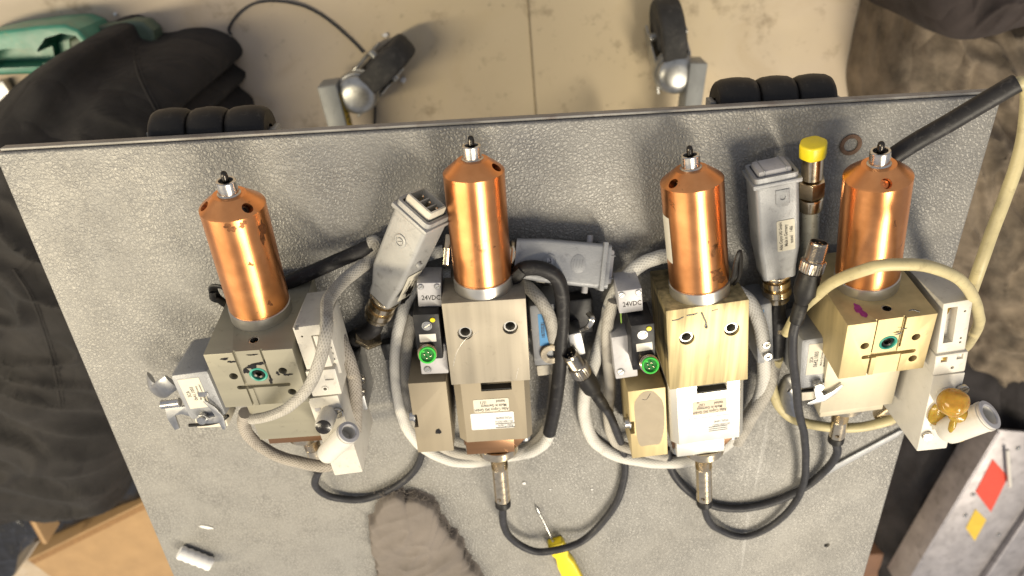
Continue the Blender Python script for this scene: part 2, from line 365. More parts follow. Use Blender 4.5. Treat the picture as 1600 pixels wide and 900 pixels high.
M_cardd = plain('cardboard_edge', (.26, .145, .06), 0, .85, .25, 300, .5, 400)
M_greenpl = plain('green_moulded_plastic', (.055, .24, .165), 0, .38, .25, 30, .1, 200, dirt=.35, dcol=(.25, .24, .12))
M_base = plain('grey_frame_paint', (.27, .275, .26), .1, .45, .15, 40, .2, 500, dirt=.2)
M_caster = plain('caster_zinc', (.42, .42, .40), .9, .38, .25, 60, dirt=.3)
M_tyre = plain('worn_tyre', (.035, .033, .030), 0, .75, .4, 50, .5, 500, dirt=.4, dcol=(.12, .11, .09))
M_red = plain('red_sticker', (.62, .055, .025), 0, .5, .1)
M_yst = plain('yellow_sticker', (.62, .42, .03), 0, .5, .1)
M_edge = plain('chipped_edge_paint', (.27, .26, .245), .2, .5, .3, 20, .3, 500, dirt=.55, dcol=(.10, .06, .05))
M_foam = plain('white_foam', (.70, .69, .68), 0, .9, .06, 200, .3, 900)
M_rim = plain('rusty_rim_paint', (.19, .18, .165), .2, .55, .35, 30, .3, 500, dirt=.6, dcol=(.085, .045, .035))

# ------------------------------------------------------------------ setting: floor
FZ = -650.0
fb = bmesh.new(); bmesh.ops.create_grid(fb, x_segments=4, y_segments=4, size=2600)
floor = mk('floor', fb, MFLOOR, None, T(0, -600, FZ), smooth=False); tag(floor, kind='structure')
jx = at(832, 90, FZ).x
mk('floor_joint', box(1.8, 1400, 1.2, 0), plain('joint_filler', (.30, .235, .14), 0, .9), floor, T(jx, -300, FZ+.7) @ RZ(2))

# ------------------------------------------------------------------ the lift table
TX0, TX1, TY0, TY1 = -357.0, 351.0, -980.0, -161.0
table = empty('lift_table', (0, -500, FZ), 'grey steel lift table with hammered paint top carrying the copper nosed valves', 'table')
tt = box(TX1-TX0, TY1-TY0, 12, 1.8, (0, 0, -6), 3)
top = mk('table_top', tt, MT, table, T((TX0+TX1)/2, (TY0+TY1)/2, 0))
mk('edge_strip', box(TX1-TX0-6, 2.2, 7.5, .6), M_edge, table, T((TX0+TX1)/2, TY1+1.4, -7.2))
cut(top, [vcyl(3.0, at(1292, 852, 0).x, at(1292, 852, 0).y, -9, 5)])
# scissor arms and base (below the top)
for sx in (-200, 200):
    for sg in (-1, 1):
        p0, p1 = Vector((sx+sg*8, -660-sg*260, FZ+110)), Vector((sx+sg*8, -660+sg*260, -30))
        M = frame((p0+p1)/2, p1)
        mk('scissor_arm', box(12, (p1-p0).length, 45, 1), M_base, table, M)
for sx in (-215, 262):
    mk('base_rail', box(34, 560, 60, 2), M_base, table, T(sx, -680, FZ+70))
# base bars reaching out towards the viewer with their casters
def base_bar(q, z, t, back):
    M, wd, dp = quad(*q, z)
    L = dp + back
    o = mk('base_bar', box(wd, L, t, 2.0, (0, -back/2, -t/2)), M_base, table, M); return o, M, wd, dp
barL, ML, wl, dl = base_bar(((495, 137), (525, 132), (541, 198), (513, 202)), -545, 42, 260)
barR, MR, wr, dr = base_bar(((1080, 98), (1108, 100), (1095, 167), (1069, 170)), -545, 42, 260)
st = mk('warning_sticker', box(.6, 58, 26, 0), M_yst, barL, ML @ T(wl/2+.5, -12, -19))
for i in range(7): mk('sticker_mark', box(.3, 3+(i % 3)*1.5, 9, 0), M_ink, st, ML @ T(wl/2+1.1, 10-8*i, -19-(i % 2)*2)) if i < 6 else None
def caster(c, ang, zt):
    """c: swivel centre (mm), ang: heading of the trailing wheel"""
    M = T(c.x, c.y, zt) @ RZ(ang)
    ro = mk('caster', tr(lathe([(0, 6), (14, 6), (23, 3), (27, -2), (27, -10), (22, -13), (29, -15), (31, -20), (31, -24), (0, -24)], 40), RX(90)), M_caster, table, M)
    fk = None
    for sg in (-1, 1):
        pl = prism([(-28, -2), (24, -2), (62, -50), (52, -66), (34, -62), (-10, -26)], -1.6, 1.6, .4)
        tr(pl, T(0, sg*25, -20) @ RX(90)); f_ = mk('fork', pl, M_caster, ro, M)
    cr = mk('fork_crown', prism(blob(2, 0, 34, 28, 30, .03), -24, -20, .6), M_caster, ro, M)
    R = 52
    wh = lathe([(0, -18), (20, -18), (24, -15), (R-10, -15), (R-5, -17), (R-1.5, -14), (R, -8), (R, 8), (R-1.5, 14), (R-5, 17), (R-10, 15), (24, 15), (20, 18), (0, 18)], 56)
    W = mk('wheel', wh, M_tyre, ro, M @ T(50, 0, FZ+R-zt))
    mk('axle', cyl(6, -27.5, 27.5, 1), M_caster, ro, M @ T(50, 0, FZ+R-zt))
caster(at(556, 150, -556), 38, -556)
caster(at(1058, 118, -556), 98, -556)
# rubber rollers along the near edge
def rollers(xs, ys, z):
    for (x0, x1), y in zip(xs, ys):
        a, b = at(x0, y, z), at(x1, y - (x1-x0)*.06, z); L = (b-a).length; R = 20
        pr_ = [(6, 0), (R*.80, 0), (R*.88, L*.04), (R*.96, L*.16), (R, L*.42), (R, L*.58), (R*.96, L*.84), (R*.88, L*.96), (R*.80, L), (6, L), (6, 0)]
        mk('rubber_roller', lathe(pr_, 44), M_rubber, table, frame(a, b))
    a, b = at(xs[0][0]-6, ys[0], z), at(xs[-1][1]+8, ys[-1]-2, z)
    mk('roller_axle', cyl(4.5, 0, (b-a).length, .6), M_zinc, table, frame(a, b))
    for f_ in (0.0, 1.0):
        p = a.lerp(b, f_); mk('roller_bracket', box(4, 46, 14, .5), M_base, table, T(p.x, p.y-18, p.z))
rollers([(247, 304), (305, 362), (363, 424)], [213, 211, 209], -34)
rollers([(1116, 1178), (1179, 1236), (1237, 1294)], [166, 163, 160], -34)

# ------------------------------------------------------------------ soft heaps
def heap(name, bpx, zb, zpk, mat, label, cat, fold=14, fs=.012, seed=0, cen=None, zf=FZ+2, nr=46, na=150, p=2.2, dirn=0.0, parent=None, rough=0):
    B = spline([Vector((*at(x, y, zb).xy, 0)) for x, y in bpx], 12, True)
    # resample evenly
    L = [0]
    for i in range(len(B)): L.append(L[-1] + (B[(i+1) % len(B)]-B[i]).length)
    bd = []; j = 0
    for k in range(na):
        d = L[-1]*k/na
        while L[j+1] < d: j += 1
        f_ = (d-L[j])/max(1e-6, L[j+1]-L[j]); bd.append(B[j].lerp(B[(j+1) % len(B)], f_))
    if rough: bd = [p + Vector((noise.noise(p*.11), noise.noise(p*.11+Vector((9, 4, 2))), 0))*rough + Vector((noise.noise(p*.4), noise.noise(p*.4+Vector((3, 1, 8))), 0))*rough*.35 for p in bd]
    c = sum(bd, Vector())/na if cen is None else Vector((*at(cen[0], cen[1], zb).xy, 0))
    bm = bmesh.new(); rings = []; off = Vector((seed*37.1, seed*11.3, seed*5.7))
    cd, sd_ = math.cos(dirn), math.sin(dirn)
    def hgt(q, t):
        u_ = Vector((q.x*cd+q.y*sd_, (-q.x*sd_+q.y*cd)*.45, 0))
        n1 = noise.noise(u_*fs+off); n2 = noise.noise(u_*fs*2.3+off*2); n3 = noise.noise(q*fs*.45+off*3)
        n4 = noise.noise(u_*fs*4.6+off*4+Vector((n1, n2, 0))*.6); ridge = (1-abs(n1)*2.2)*.55 + (1-abs(n2)*2.0)*.55 + (max(0, 1-abs(n4)*2.4))**2*.34
        return fold*(ridge + n3*1.2)
    for k in range(1, nr+1):
        t = k/nr; ring = []
        for b in bd:
            q = c.lerp(b, t); z = zb + (zpk-zb)*(max(0, 1-t**p))**(1/p) + hgt(q, t)*(1-.65*t)
            ring.append(bm.verts.new((q.x, q.y, z)))
        rings.append(ring)
    cv = bm.verts.new((c.x, c.y, zpk+hgt(c, 0)))
    for z_, g in ((zb-(zb-zf)*.35, 1.01), (zf, 1.03)):
        rings.append([bm.verts.new((c.x+(b.x-c.x)*g, c.y+(b.y-c.y)*g, z_)) for b in bd])
    for k in range(na): bm.faces.new((cv, rings[0][k], rings[0][(k+1) % na]))
    for a, b in zip(rings, rings[1:]):
        for k in range(na): bm.faces.new((a[k], b[k], b[(k+1) % na], a[(k+1) % na]))
    o = mk(name, bm, mat, parent, T(0, 0, 0), 80)
    o_c = Vector((c.x, c.y, zf))
    for v in o.data.vertices: v.co -= o_c*S
    link(o, parent, o_c)
    if label: tag(o, label, cat)
    return o
heap('black_jacket', [(-70, 300), (0, 215), (45, 150), (85, 98), (130, 66), (160, 50), (192, 48), (208, 72), (240, 74), (262, 68), (300, 68), (338, 84), (352, 108), (336, 122), (357, 138), (352, 152), (344, 158), (368, 178), (372, 200), (380, 240), (360, 400), (290, 560), (236, 700), (215, 735), (150, 742), (95, 738), (40, 752), (-20, 752), (-80, 700)],
     FZ+70, FZ+330, M_black_fab, 'black cloth jacket heaped beside the left edge of the table', 'jacket', 60, .0052, 3, cen=(140, 330), p=2.6, dirn=.9, nr=80, na=260)
def on(o, px, py, lift=0.):            # the point of a heap that lies under a photographed spot
    bpy.context.view_layer.update()
    d = (VD * F + VR * (px - 800) - VU * (py - 450)).normalized(); org = (CP - WL[o]) * S
    hit, loc, nr_, _ = o.ray_cast(org, d)
    return (loc / S + WL[o] + nr_ * lift) if hit else None
def seam(o, l, r, mat, name='seam', flat=.6):
    P = spline([Vector((x, y, 0)) for x, y in l], 8); q = [on(o, p.x, p.y, .2) for p in P]; q = [p for p in q if p]
    if len(q) > 3: mk(name, tube(q, r, 8, 0, flat=flat), mat, o)
jk = [o for o in COL.objects if o.name == 'black_jacket'][0]
seam(jk, [(207, 76), (210, 95), (216, 118), (228, 145), (242, 172), (252, 198)], 1.5, M_black_fab)
seam(jk, [(214, 76), (217, 95), (223, 118), (235, 145), (249, 172), (259, 198)], .9, M_black_fab)
seam(jk, [(20, 420), (50, 470), (80, 560), (95, 640)], 1.5, M_black_fab)
seam(jk, [(24, 420), (55, 470), (86, 560), (101, 640)], .9, M_black_fab)
heap('black_bag', [(-60, 740), (120, 715), (235, 715), (238, 764), (140, 808), (46, 852), (20, 900), (-60, 920)], FZ+118, FZ+140, plain('black_film', (.018, .018, .02), 0, .32, .3, 40, .2, 120),
     'crumpled black plastic bag between the jacket and the cardboard box', 'bag', 12, .016, 9)
heap('khaki_sack', [(1398, -60), (1378, 20), (1362, 90), (1356, 160), (1390, 300), (1450, 420), (1500, 560), (1680, 560), (1760, 200), (1700, -60)], FZ+60, FZ+190, M_khaki,
     'khaki canvas sacking piled behind the right corner of the table', 'sacking', 85, .0075, 5, nr=80, na=240, cen=(1560, 210), p=2.4, dirn=.5)
heap('brown_canvas', [(1445, -70), (1452, 20), (1480, 58), (1540, 50), (1580, 38), (1680, 30), (1700, -80)], FZ+200, FZ+250, M_dkbrown, 'dark brown canvas flap lying over the khaki sacking', 'canvas', 24, .010, 8)
heap('black_sacking', [(1410, 520), (1480, 500), (1560, 470), (1680, 480), (1700, 720), (1560, 720), (1420, 800), (1370, 920), (1330, 900), (1380, 700)], FZ+40, FZ+140, fabric('charcoal_canvas', (.03, .026, .026), .6, 900),
     'charcoal cloth pile under the right edge of the table', 'cloth', 60, .007, 6, p=2.4)
heap('grey_coat', [(1535, 300), (1570, 260), (1660, 250), (1680, 470), (1600, 480), (1540, 440)], FZ+150, FZ+210, fabric('mauve_grey_cloth', (.11, .09, .085), .5, 900), 'mauve grey cloth bundle at the far right behind the beige hose', 'cloth', 30, .010, 12)

# ------------------------------------------------------------------ cardboard box
ca, cbp = at(46, 876, FZ+150), at(229, 785, FZ+150); cw, cd_ = (cbp-ca).length+170, 380
Mc = T(*ca) @ RZ(math.degrees(math.atan2(cbp.y-ca.y, cbp.x-ca.x))) @ T(cw/2, -cd_/2, 0)
cb = empty('cardboard_box', (Mc.translation.x, Mc.translation.y, FZ), 'closed brown cardboard box on the floor at the lower left', 'box')
Mb = Mc
for sg in (-1, 1):
    mk('box_flap', box(cw-1, cd_/2-.6, 3.5, .8, (0, sg*cd_/4, -1.75)), M_card, cb, Mb)
mk('box_wall', box(cw+3, 4, 147, .8, (0, cd_/2+1.8, -73)), M_card, cb, Mb)
mk('box_wall', box(cw+3, 4, 147, .8, (0, -cd_/2-1.8, -74)), M_card, cb, Mb)
for sg in (-1, 1): mk('box_wall', box(4, cd_-.6, 146, .8, (sg*(cw/2+1.7), 0, -74.5)), M_card, cb, Mb)
mk('box_edge', box(cw, 11, 1.0, .3, (0, cd_/2-5.6, .7)), M_cardd, cb, Mb)
# separate upright cardboard sheet beside it
a, b = at(18, 757, FZ+190), at(70, 850, FZ+190)
Mp = frame((a+b)/2, b)
cs = mk('cardboard_sheet', box(9, (b-a).length, 170, .6, (0, 0, -85)), M_card, None, Mp); tag(cs, 'narrow upright cardboard strip between the jacket and the box', 'cardboard')
for i in range(30):
    t_ = -.5+(i+.5)/30; mk('corrugation', tr(cyl(1.3, -.6, .6, .2, 8), T(3.2, t_*(b-a).length, .2) @ RX(90)), M_cardd, cs, Mp)
pp, *_ = qbox('plastic_offcut', ((100, 742), (155, 747), (153, 763), (100, 761)), FZ+150, 4, plain('dusty_pink_plastic', (.26, .21, .19), 0, .6, .1), None, .8); tag(pp, 'small dusty pink rectangular offcut under the jacket hem', 'offcut')

# ------------------------------------------------------------------ green moulded tray, top left
GZ = FZ+88
gp = [at(x, y, GZ).xy for x, y in [(-60, 120), (-60, 62), (0, 48), (60, 40), (100, 38), (122, 46), (135, 62), (140, 100), (60, 116)]]
gM = T(*at(60, 80, GZ)); g0 = gM.translation
gt = mk('green_tray', prism([(x-g0.x, y-g0.y) for x, y in gp], -86, 0, 5, 4), M_greenpl, None, gM); tag(gt, 'green moulded plastic tray with scalloped pockets behind the black jacket', 'tray')
def pocket(l, z0): return tr(prism([(at(x, y, GZ).x-g0.x, at(x, y, GZ).y-g0.y) for x, y in l], z0, 9, 0), gM)
cut(gt, [pocket([(62, 98), (58, 78), (70, 60), (95, 52), (118, 56), (130, 70), (130, 104)], -55), pocket([(-40, 108), (-30, 84), (10, 76), (50, 76), (66, 86), (68, 104)], -40)])
ge = mk('green_bowl', prism([(at(x, y, FZ+40).x, at(x, y, FZ+40).y) for x, y in [(110, 110), (105, 62), (140, 44), (200, 32), (222, 34), (238, 48), (244, 72), (240, 110)]], FZ+2, FZ+40, 6, 4), plain('dull_green_plastic', (.085, .125, .085), 0, .5, .2, 30, dirt=.3), None, T(0, 0, 0)); tag(ge, 'dull green rounded plastic bowl on the floor behind the tray', 'bowl')
sk, Mk_, a_, b_ = qbox('switch_box', ((47, 109), (92, 107), (92, 150), (54, 142)), FZ+30, 28, M_insert, None, 1.2); tag(sk, 'small ivory plastic box with a black screw beside the jacket', 'box')
mk('screw', tr(cyl(3.2, 0, 1.4, .3, 24), RX(90)), M_needle, sk, Mk_ @ T(0, b_*.25, 0))
kp, *_ = qbox('steel_offcut', ((-30, 128), (2, 137), (24, 152), (-10, 178)), FZ+20, 18, M_zinc, None, 1.5); tag(kp, 'bright steel bracket end at the far left edge', 'bracket')

# ------------------------------------------------------------------ wires on the floor
wz = FZ+3
wo = mk('black_wire', tube(pts([(361, 54, wz), (358, 44, wz), (372, 22, wz+6), (395, 6, wz+8), (430, 1, wz+5), (470, 8, wz+3), (510, 28, wz), (545, 58, wz), (568, 82, wz)]), 2.0, 8), M_cable, None); tag(wo, 'thin black wire curling across the floor near the left caster', 'wire')
mk('bare_end', tube(pts([(361, 54, wz), (360, 58, wz)]), 2.2, 8), M_steel, wo)
w2 = mk('thin_wire', tube(pts([(584, 150, wz), (586, 172, wz), (583, 210, wz)]), 1.8, 8), M_cable, None); tag(w2, 'short straight black wire on the floor right of the left caster', 'wire')
for i, (x, y) in enumerate([(630, 125), (602, 55), (180, 22)]):
    ch = mk('white_chip', prism(blob(0, 0, 5-i, 4-i*.8, 12, .2, i), -1.5, 1.5, .5), M_foam, None, T(*at(x, y, FZ+3)))
    tag(ch, ['white crumb on the floor beside the left caster wheel', 'white speck on the floor above the left caster wheel', 'white speck on the floor above the green tray'][i], 'crumb')

# ------------------------------------------------------------------ stickered steel channel, lower right
sq = ((1548, 690), (1690, 670), (1590, 960), (1440, 888))
Ms, sw, sd2 = quad(*sq, FZ+200)
sr = empty('steel_channel', (Ms.translation.x, Ms.translation.y, FZ), 'grey steel channel with red and yellow stickers at the lower right', 'channel')
M_gal = plain('galvanised_grey', (.34, .32, .33), .5, .45, .25, 30, dirt=.3)
mk('web', box(sw, sd2, 5, .8, (0, 0, -2.5)), M_gal, sr, Ms)
mk('flange', box(5, sd2, 60, .8, (-sw/2-2.6, 0, -22)), M_gal, sr, Ms)
mk('flange', box(5, sd2, 60, .8, (sw/2+2.6, 0, -22)), M_gal, sr, Ms)
mk('rib', box(7, sd2*.98, 12, 1, (sw*.16, 0, 6)), M_gal, sr, Ms)
mk('stand', box(sw*.8, sd2*.8, 192, 2, (0, 0, -101)), M_rim, sr, Ms)
def decal(l, z, mat, name, parent):
    p = [at(x, y, z) for x, y in l]; c = sum(p, Vector())/len(p)
    return mk(name, prism([(q.x-c.x, q.y-c.y) for q in p], 0, .5, 0), mat, parent, T(*c))
decal([(1551, 717), (1575, 745), (1548, 800), (1524, 768)], FZ+200.4, M_red, 'red_sticker', sr)
decal([(1524, 795), (1541, 812), (1523, 845), (1509, 825)], FZ+200.4, M_yst, 'yellow_sticker', sr)
for x, y in [(1520, 772), (1560, 835), (1508, 745+60), (1590, 700)]: mk('rivet', tr(cyl(4, 0, 3, 1.2, 20), RX(90)), M_steel, sr, T(*at(x, y, FZ+200)))
mk('wire_clip', tube([at(1574, 703, FZ+210), at(1578, 760, FZ+210)], 3, 8, 2), M_whitec, sr)
bc, *_ = qbox('brown_carton', ((1362, 868), (1420, 862), (1425, 960), (1330, 960)), FZ+120, 118, plain('brown_card', (.16, .08, .045), 0, .75, .2, 30), None, 2); tag(bc, 'dark brown carton corner below the right edge of the table', 'carton')
# ------------------------------------------------------------------ shared gun pieces
TXT = RZ(180)                                  # lettering on the valves stands on its head for the viewer
def bolt(parent, M, r=4.0, h=3.5, mat=None, name='bolt'):   # socket head, axis +Z of M
    o = mk(name, tr(lathe([(0, 0), (r, 0), (r, h-.5), (r-.5, h), (r*.55, h), (r*.55, h-1.6), (0, h-1.6)], 24), RX(90)), mat or M_steel, parent, M); return o
def slotscrew(parent, M, r=3.0, h=1.6, mat=None):
    o = mk('screw', tr(cyl(r, 0, h, .4, 24), RX(90)), mat or M_zinc, parent, M)
    cut(o, [tr(box(r*2.4, .7, 1.4, 0), M @ T(0, 0, h) @ RZ(35))]); return o
def nose(g, G, R, mat_cu=MCU, port=None, swing=0, hood_len=80):
    """ring, copper sleeve with chamfered head, collar and needle, along +Y of G"""
    G = G @ RZ(swing)
    mk('base_ring', lathe([(0, -1), (R+.3, -1), (R+.6, .6), (R+.6, 8.6), (R-.4, 9.2), (0, 9.2)], 72), M_alu, g, G)
    y1 = 9+hood_len
    cu = mk('copper_sleeve', lathe([(0, 9.4), (R-.5, 9.4), (R, 9.9), (R, y1-.6), (R-.5, y1), (R-1.4, y1+.8), (R*.54, y1+7.4), (R*.50, y1+8), (0, y1+8)], 96), mat_cu, g, G, 25)
    for a_, yy in (port or []):               # cross ports in the chamfer
        rr = R*.80; n_ = Vector((math.sin(math.radians(a_)), .75, math.cos(math.radians(a_)))).normalized()
        P0 = G @ Vector((rr*math.sin(math.radians(a_)), y1+3.2, rr*math.cos(math.radians(a_)))); d_ = (G.to_3x3() @ n_)
        cut(cu, [tr(cyl(3.5, -9, 9, .01, 28), frame(P0, P0+d_))])
        mk('port_plug', tr(lathe([(0, 0), (2.9, 0), (2.9, 2), (1.6, 2), (1.6, 1), (0, 1)], 20), frame(P0 - d_*7.5, P0)), M_needle if abs(a_) > 20 else mat_cu, g)
    cy = y1+8
    co = mk('nozzle_collar', lathe([(0, -2), (7.4, -2), (7.4, .6), (6.3, 1.2), (6.3, 9), (5.9, 9.5), (4.6, 9.5), (4.4, 8.8), (4.4, 5), (0, 5)], 44), M_steel, g, G @ T(0, cy, 0))
    nd = mk('needle', lathe([(0, 0), (2.2, 0), (2.2, 8.6), (1.9, 10.2), (1.2, 11.1), (0, 11.5)], 24), M_needle, co, G @ T(0, cy+4.6, 0))
    tr_ = mk('seal', lathe([(2.5, 0), (4.3, 0), (4.3, 3.2), (2.5, 3.2), (2.5, 0)], 32), M_rubber, co, G @ T(0, cy+4.6, 0))
    return cu
def sensor(g, G, y0, r=6.6, L=58, dirty=False):
    """flange, threaded stem with cross holes and black end cap, along -Y of G from y0"""
    mk('flange', lathe([(0, 2), (16.5, 2), (17, 1.4), (17, -5), (16, -6.2), (12, -10), (11.2, -11), (0, -11)], 56), M_nickel, g, G @ T(0, y0, 0))
    pr_ = [(0, 0), (r-.2, 0)]; y = -1.
    while y > -16: pr_ += [(r+.25, y), (r-.45, y-.55)]; y -= 1.1
    pr_ += [(r-.1, y), (r-.1, -L+8), (r-.4, -L+7.5), (0, -L+7.5)]
    st_ = mk('threaded_stem', lathe(pr_, 40), M_nickel, g, G @ T(0, y0-10.5, 0), 60)
    cut(st_, [tr(cyl(1.7, -20, 20, .01, 18), G @ T(0, y0-10.5-L+18, 0) @ RZ(90) @ RX(0) @ RY(0)), tr(cyl(1.7, -20, 20, .01, 18), G @ T(r*.25, y0-10.5-L+18, 0) @ RX(90) @ RX(38) @ RZ(30))])
    mk('end_cap', lathe([(0, 0), (r-.2, 0), (r+.1, -.5), (r+.1, -6.5), (r-.6, -7.3), (0, -7.3)], 36), M_rubber, g, G @ T(0, y0-10.5-L+7.2, 0))
    return G @ Vector((0, y0-10.5-L, 0))
def m12(g, p0, p1, s=1.0):
    """round cable plug, contact face at p0, cable leaving at p1"""
    M = frame(p1, p0); L = (Vector(p0)-Vector(p1)).length
    ov = mk('plug_body', lathe([(0, 0), (3.4*s, 0), (4.4*s, 1), (4.9*s, L*.08), (4.9*s, L*.24), (4.4*s, L*.26), (6.2*s, L*.34), (7.6*s, L*.38), (7.9*s, L*.5), (7.4*s, L*.64), (0, L*.64)], 40), M_rubber, g, M)
    kn = bmesh.new()
    n = 28; prof = [(5.6, .64), (7.4, .65), (7.8, .67), (7.8, .77), (7.2, .79), (5.6, .80)]
    rings = [[kn.verts.new(((r*s*(1 + (.05 if k % 2 and r > 7 else 0)))*math.cos(2*math.pi*k/(2*n)), L*y, (r*s*(1 + (.05 if k % 2 and r > 7 else 0)))*math.sin(2*math.pi*k/(2*n)))) for k in range(2*n)] for r, y in prof]
    for a_, b_ in zip(rings, rings[1:]):
        for k in range(2*n): kn.faces.new((a_[k], a_[(k+1) % (2*n)], b_[(k+1) % (2*n)], b_[k]))
    mk('knurled_ring', kn, M_dull, ov, M, 20)
    pr_ = [(4.5*s, L*.78), (6.0*s, L*.785)]; y = L*.80
    while y < L*.97: pr_ += [(6.2*s, y), (5.8*s, y+.5)]; y += 1.0
    pr_ += [(6.0*s, L*.985), (5.7*s, L), (5.0*s, L), (4.8*s, L*.9), (0, L*.9)]
    mk('threaded_sleeve', lathe(pr_, 36), M_dull, ov, M, 60)
    mk('contact_insert', lathe([(0, L*.86), (4.7*s, L*.86), (4.7*s, L*.955), (0, L*.955)], 28), M_blackpl, ov, M)
    for k in range(4): mk('contact_pin', lathe([(0, 0), (.55, 0), (.55, 2), (0, 2.4)], 8), M_nickel, ov, M @ T(2.2*math.cos(k*1.57+.6), L*.95, 2.2*math.sin(k*1.57+.6)))
def gland(g, M, y0=0., s=1.0):
    """cable gland along -Y of M"""
    p = mk('cable_gland', lathe([(0, 0), (12.2*s, 0), (12.6*s, -.6), (12.6*s, -2.4), (12.2*s, -3), (9*s, -3), (9*s, -6), (11.4*s, -6.4), (11.4*s, -11), (9.5*s, -12), (9.5*s, -13.5), (12*s, -14), (12*s, -19), (10.4*s, -21), (10.2*s, -25), (8*s, -26), (0, -26)], 44), M_nickel, g, M @ T(0, y0, 0))
    hx = [(12.9*s*math.cos(k*math.pi/3), 12.9*s*math.sin(k*math.pi/3)) for k in range(6)]
    mk('hex_nut', tr(prism(hx, -18.6, -14.4, .5), RX(-90) @ RZ(20)), M_nickel, p, M @ T(0, y0, 0) @ T(0, -33, 0))
    return p
def hood(g, M, wd, hh, L, mat, taper=.72, pins=True, flange=True, eyelet=True):
    """rectangular connector hood: gland end at the origin of M, mating end at +Y*L"""
    b = bmesh.new(); secs = [(0, taper), (L*.10, taper+.03), (L*.30, .97), (L*.86, 1.0), (L*.995, 1.0)]; rings = []
    def sec(w_, h_, y, r=3.0, n=4):
        out = []
        for sx, sz, a0 in ((1, 1, 0), (-1, 1, 90), (-1, -1, 180), (1, -1, 270)):
            for k in range(n+1):
                a_ = math.radians(a0+90*k/n); out.append(b.verts.new((sx*(w_/2-r)+r*math.cos(a_), y, sz*(h_/2-r)+r*math.sin(a_))))
        return out
    for y, t_ in secs: rings.append(sec(wd*t_, hh*t_, y, 3.2))
    rings.append(sec(wd-3, hh-3, L, 2.2)); rings.append(sec(wd-5, hh-5, L-.5, 1.6)); rings.append(sec(wd-5, hh-5, L-9, 1.6))
    for a_, c_ in zip(rings, rings[1:]):
        m_ = len(a_)
        for k in range(m_): b.faces.new((a_[k], a_[(k+1) % m_], c_[(k+1) % m_], c_[k]))
    b.faces.new(rings[0][::-1]); b.faces.new(rings[-1])
    h = mk('connector_hood', b, mat, g, M, 50)
    if flange:
        fl = mk('hood_rim', box(wd+3.2, 3.6, hh+3.2, .9), mat, h, M @ T(0, L*.93, 0)); cut(fl, [tr(box(wd-4.6, 9, hh-4.6, 0), M @ T(0, L*.93, 0))])
    ins = mk('contact_insert', box(wd-7, 15, hh-7, 2.2), M_insert if pins else M_greypl, h, M @ T(0, L-(1.5 if pins else 4.2), 0))
    if pins:
        ww, h2 = wd-10.4, hh-10.4
        cut(ins, [tr(box(ww, 22, h2, 0), M @ T(0, L+6, 0))])
        for f_ in (-.17, .17): mk('insert_rib', box(1.1, 7, h2-.2, .15), M_insert, ins, M @ T(ww*f_, L-1.4, 0))
        for f_ in (-.34, 0, .34):
            for e_ in (-.28, .28): mk('contact_pin', lathe([(0, 0), (1.0, 0), (1.0, 7), (0, 8)], 10), M_nickel, ins, M @ T(ww*f_, L-5, h2*e_))
    else:
        for f_ in (-.32, .32): mk('insert_key', box(.8, 15.6, hh-6.4, .2), M_hood, ins, M @ T((wd-7)*f_, L-4.1, 0))
    if eyelet:
        e = mk('screw_boss', tr(lathe([(0, 0), (5.2, 0), (5.2, .7), (4.6, 1.0), (3.6, 1.0), (3.4, .3), (0, .3)], 32), RX(90)), mat, h, M @ T(wd*.0, L*.70, hh/2-.1))
        slotscrew(h, M @ T(0, L*.70, hh/2+.1), 2.6, .9, mat)
    return h
def lab(g, M, wd, dp, mat, lines, size, ink=None, name='label', sx=.8, rot=0, cols=1):
    """paper label lying in the XY plane of M; lines set as lettering, rot = reading direction"""
    l = mk(name, prism([(-wd/2+.8, -dp/2), (wd/2-.8, -dp/2), (wd/2, -dp/2+.8), (wd/2, dp/2-.8), (wd/2-.8, dp/2), (-wd/2+.8, dp/2), (-wd/2, dp/2-.8), (-wd/2, -dp/2+.8)], 0, .18, 0), mat, g, M)
    for (s_, x, y, k) in lines: text(l, s_, size*1.12*k, M @ T(x, y, .22) @ RZ(rot), ink or M_ink, sx=sx)
    return l

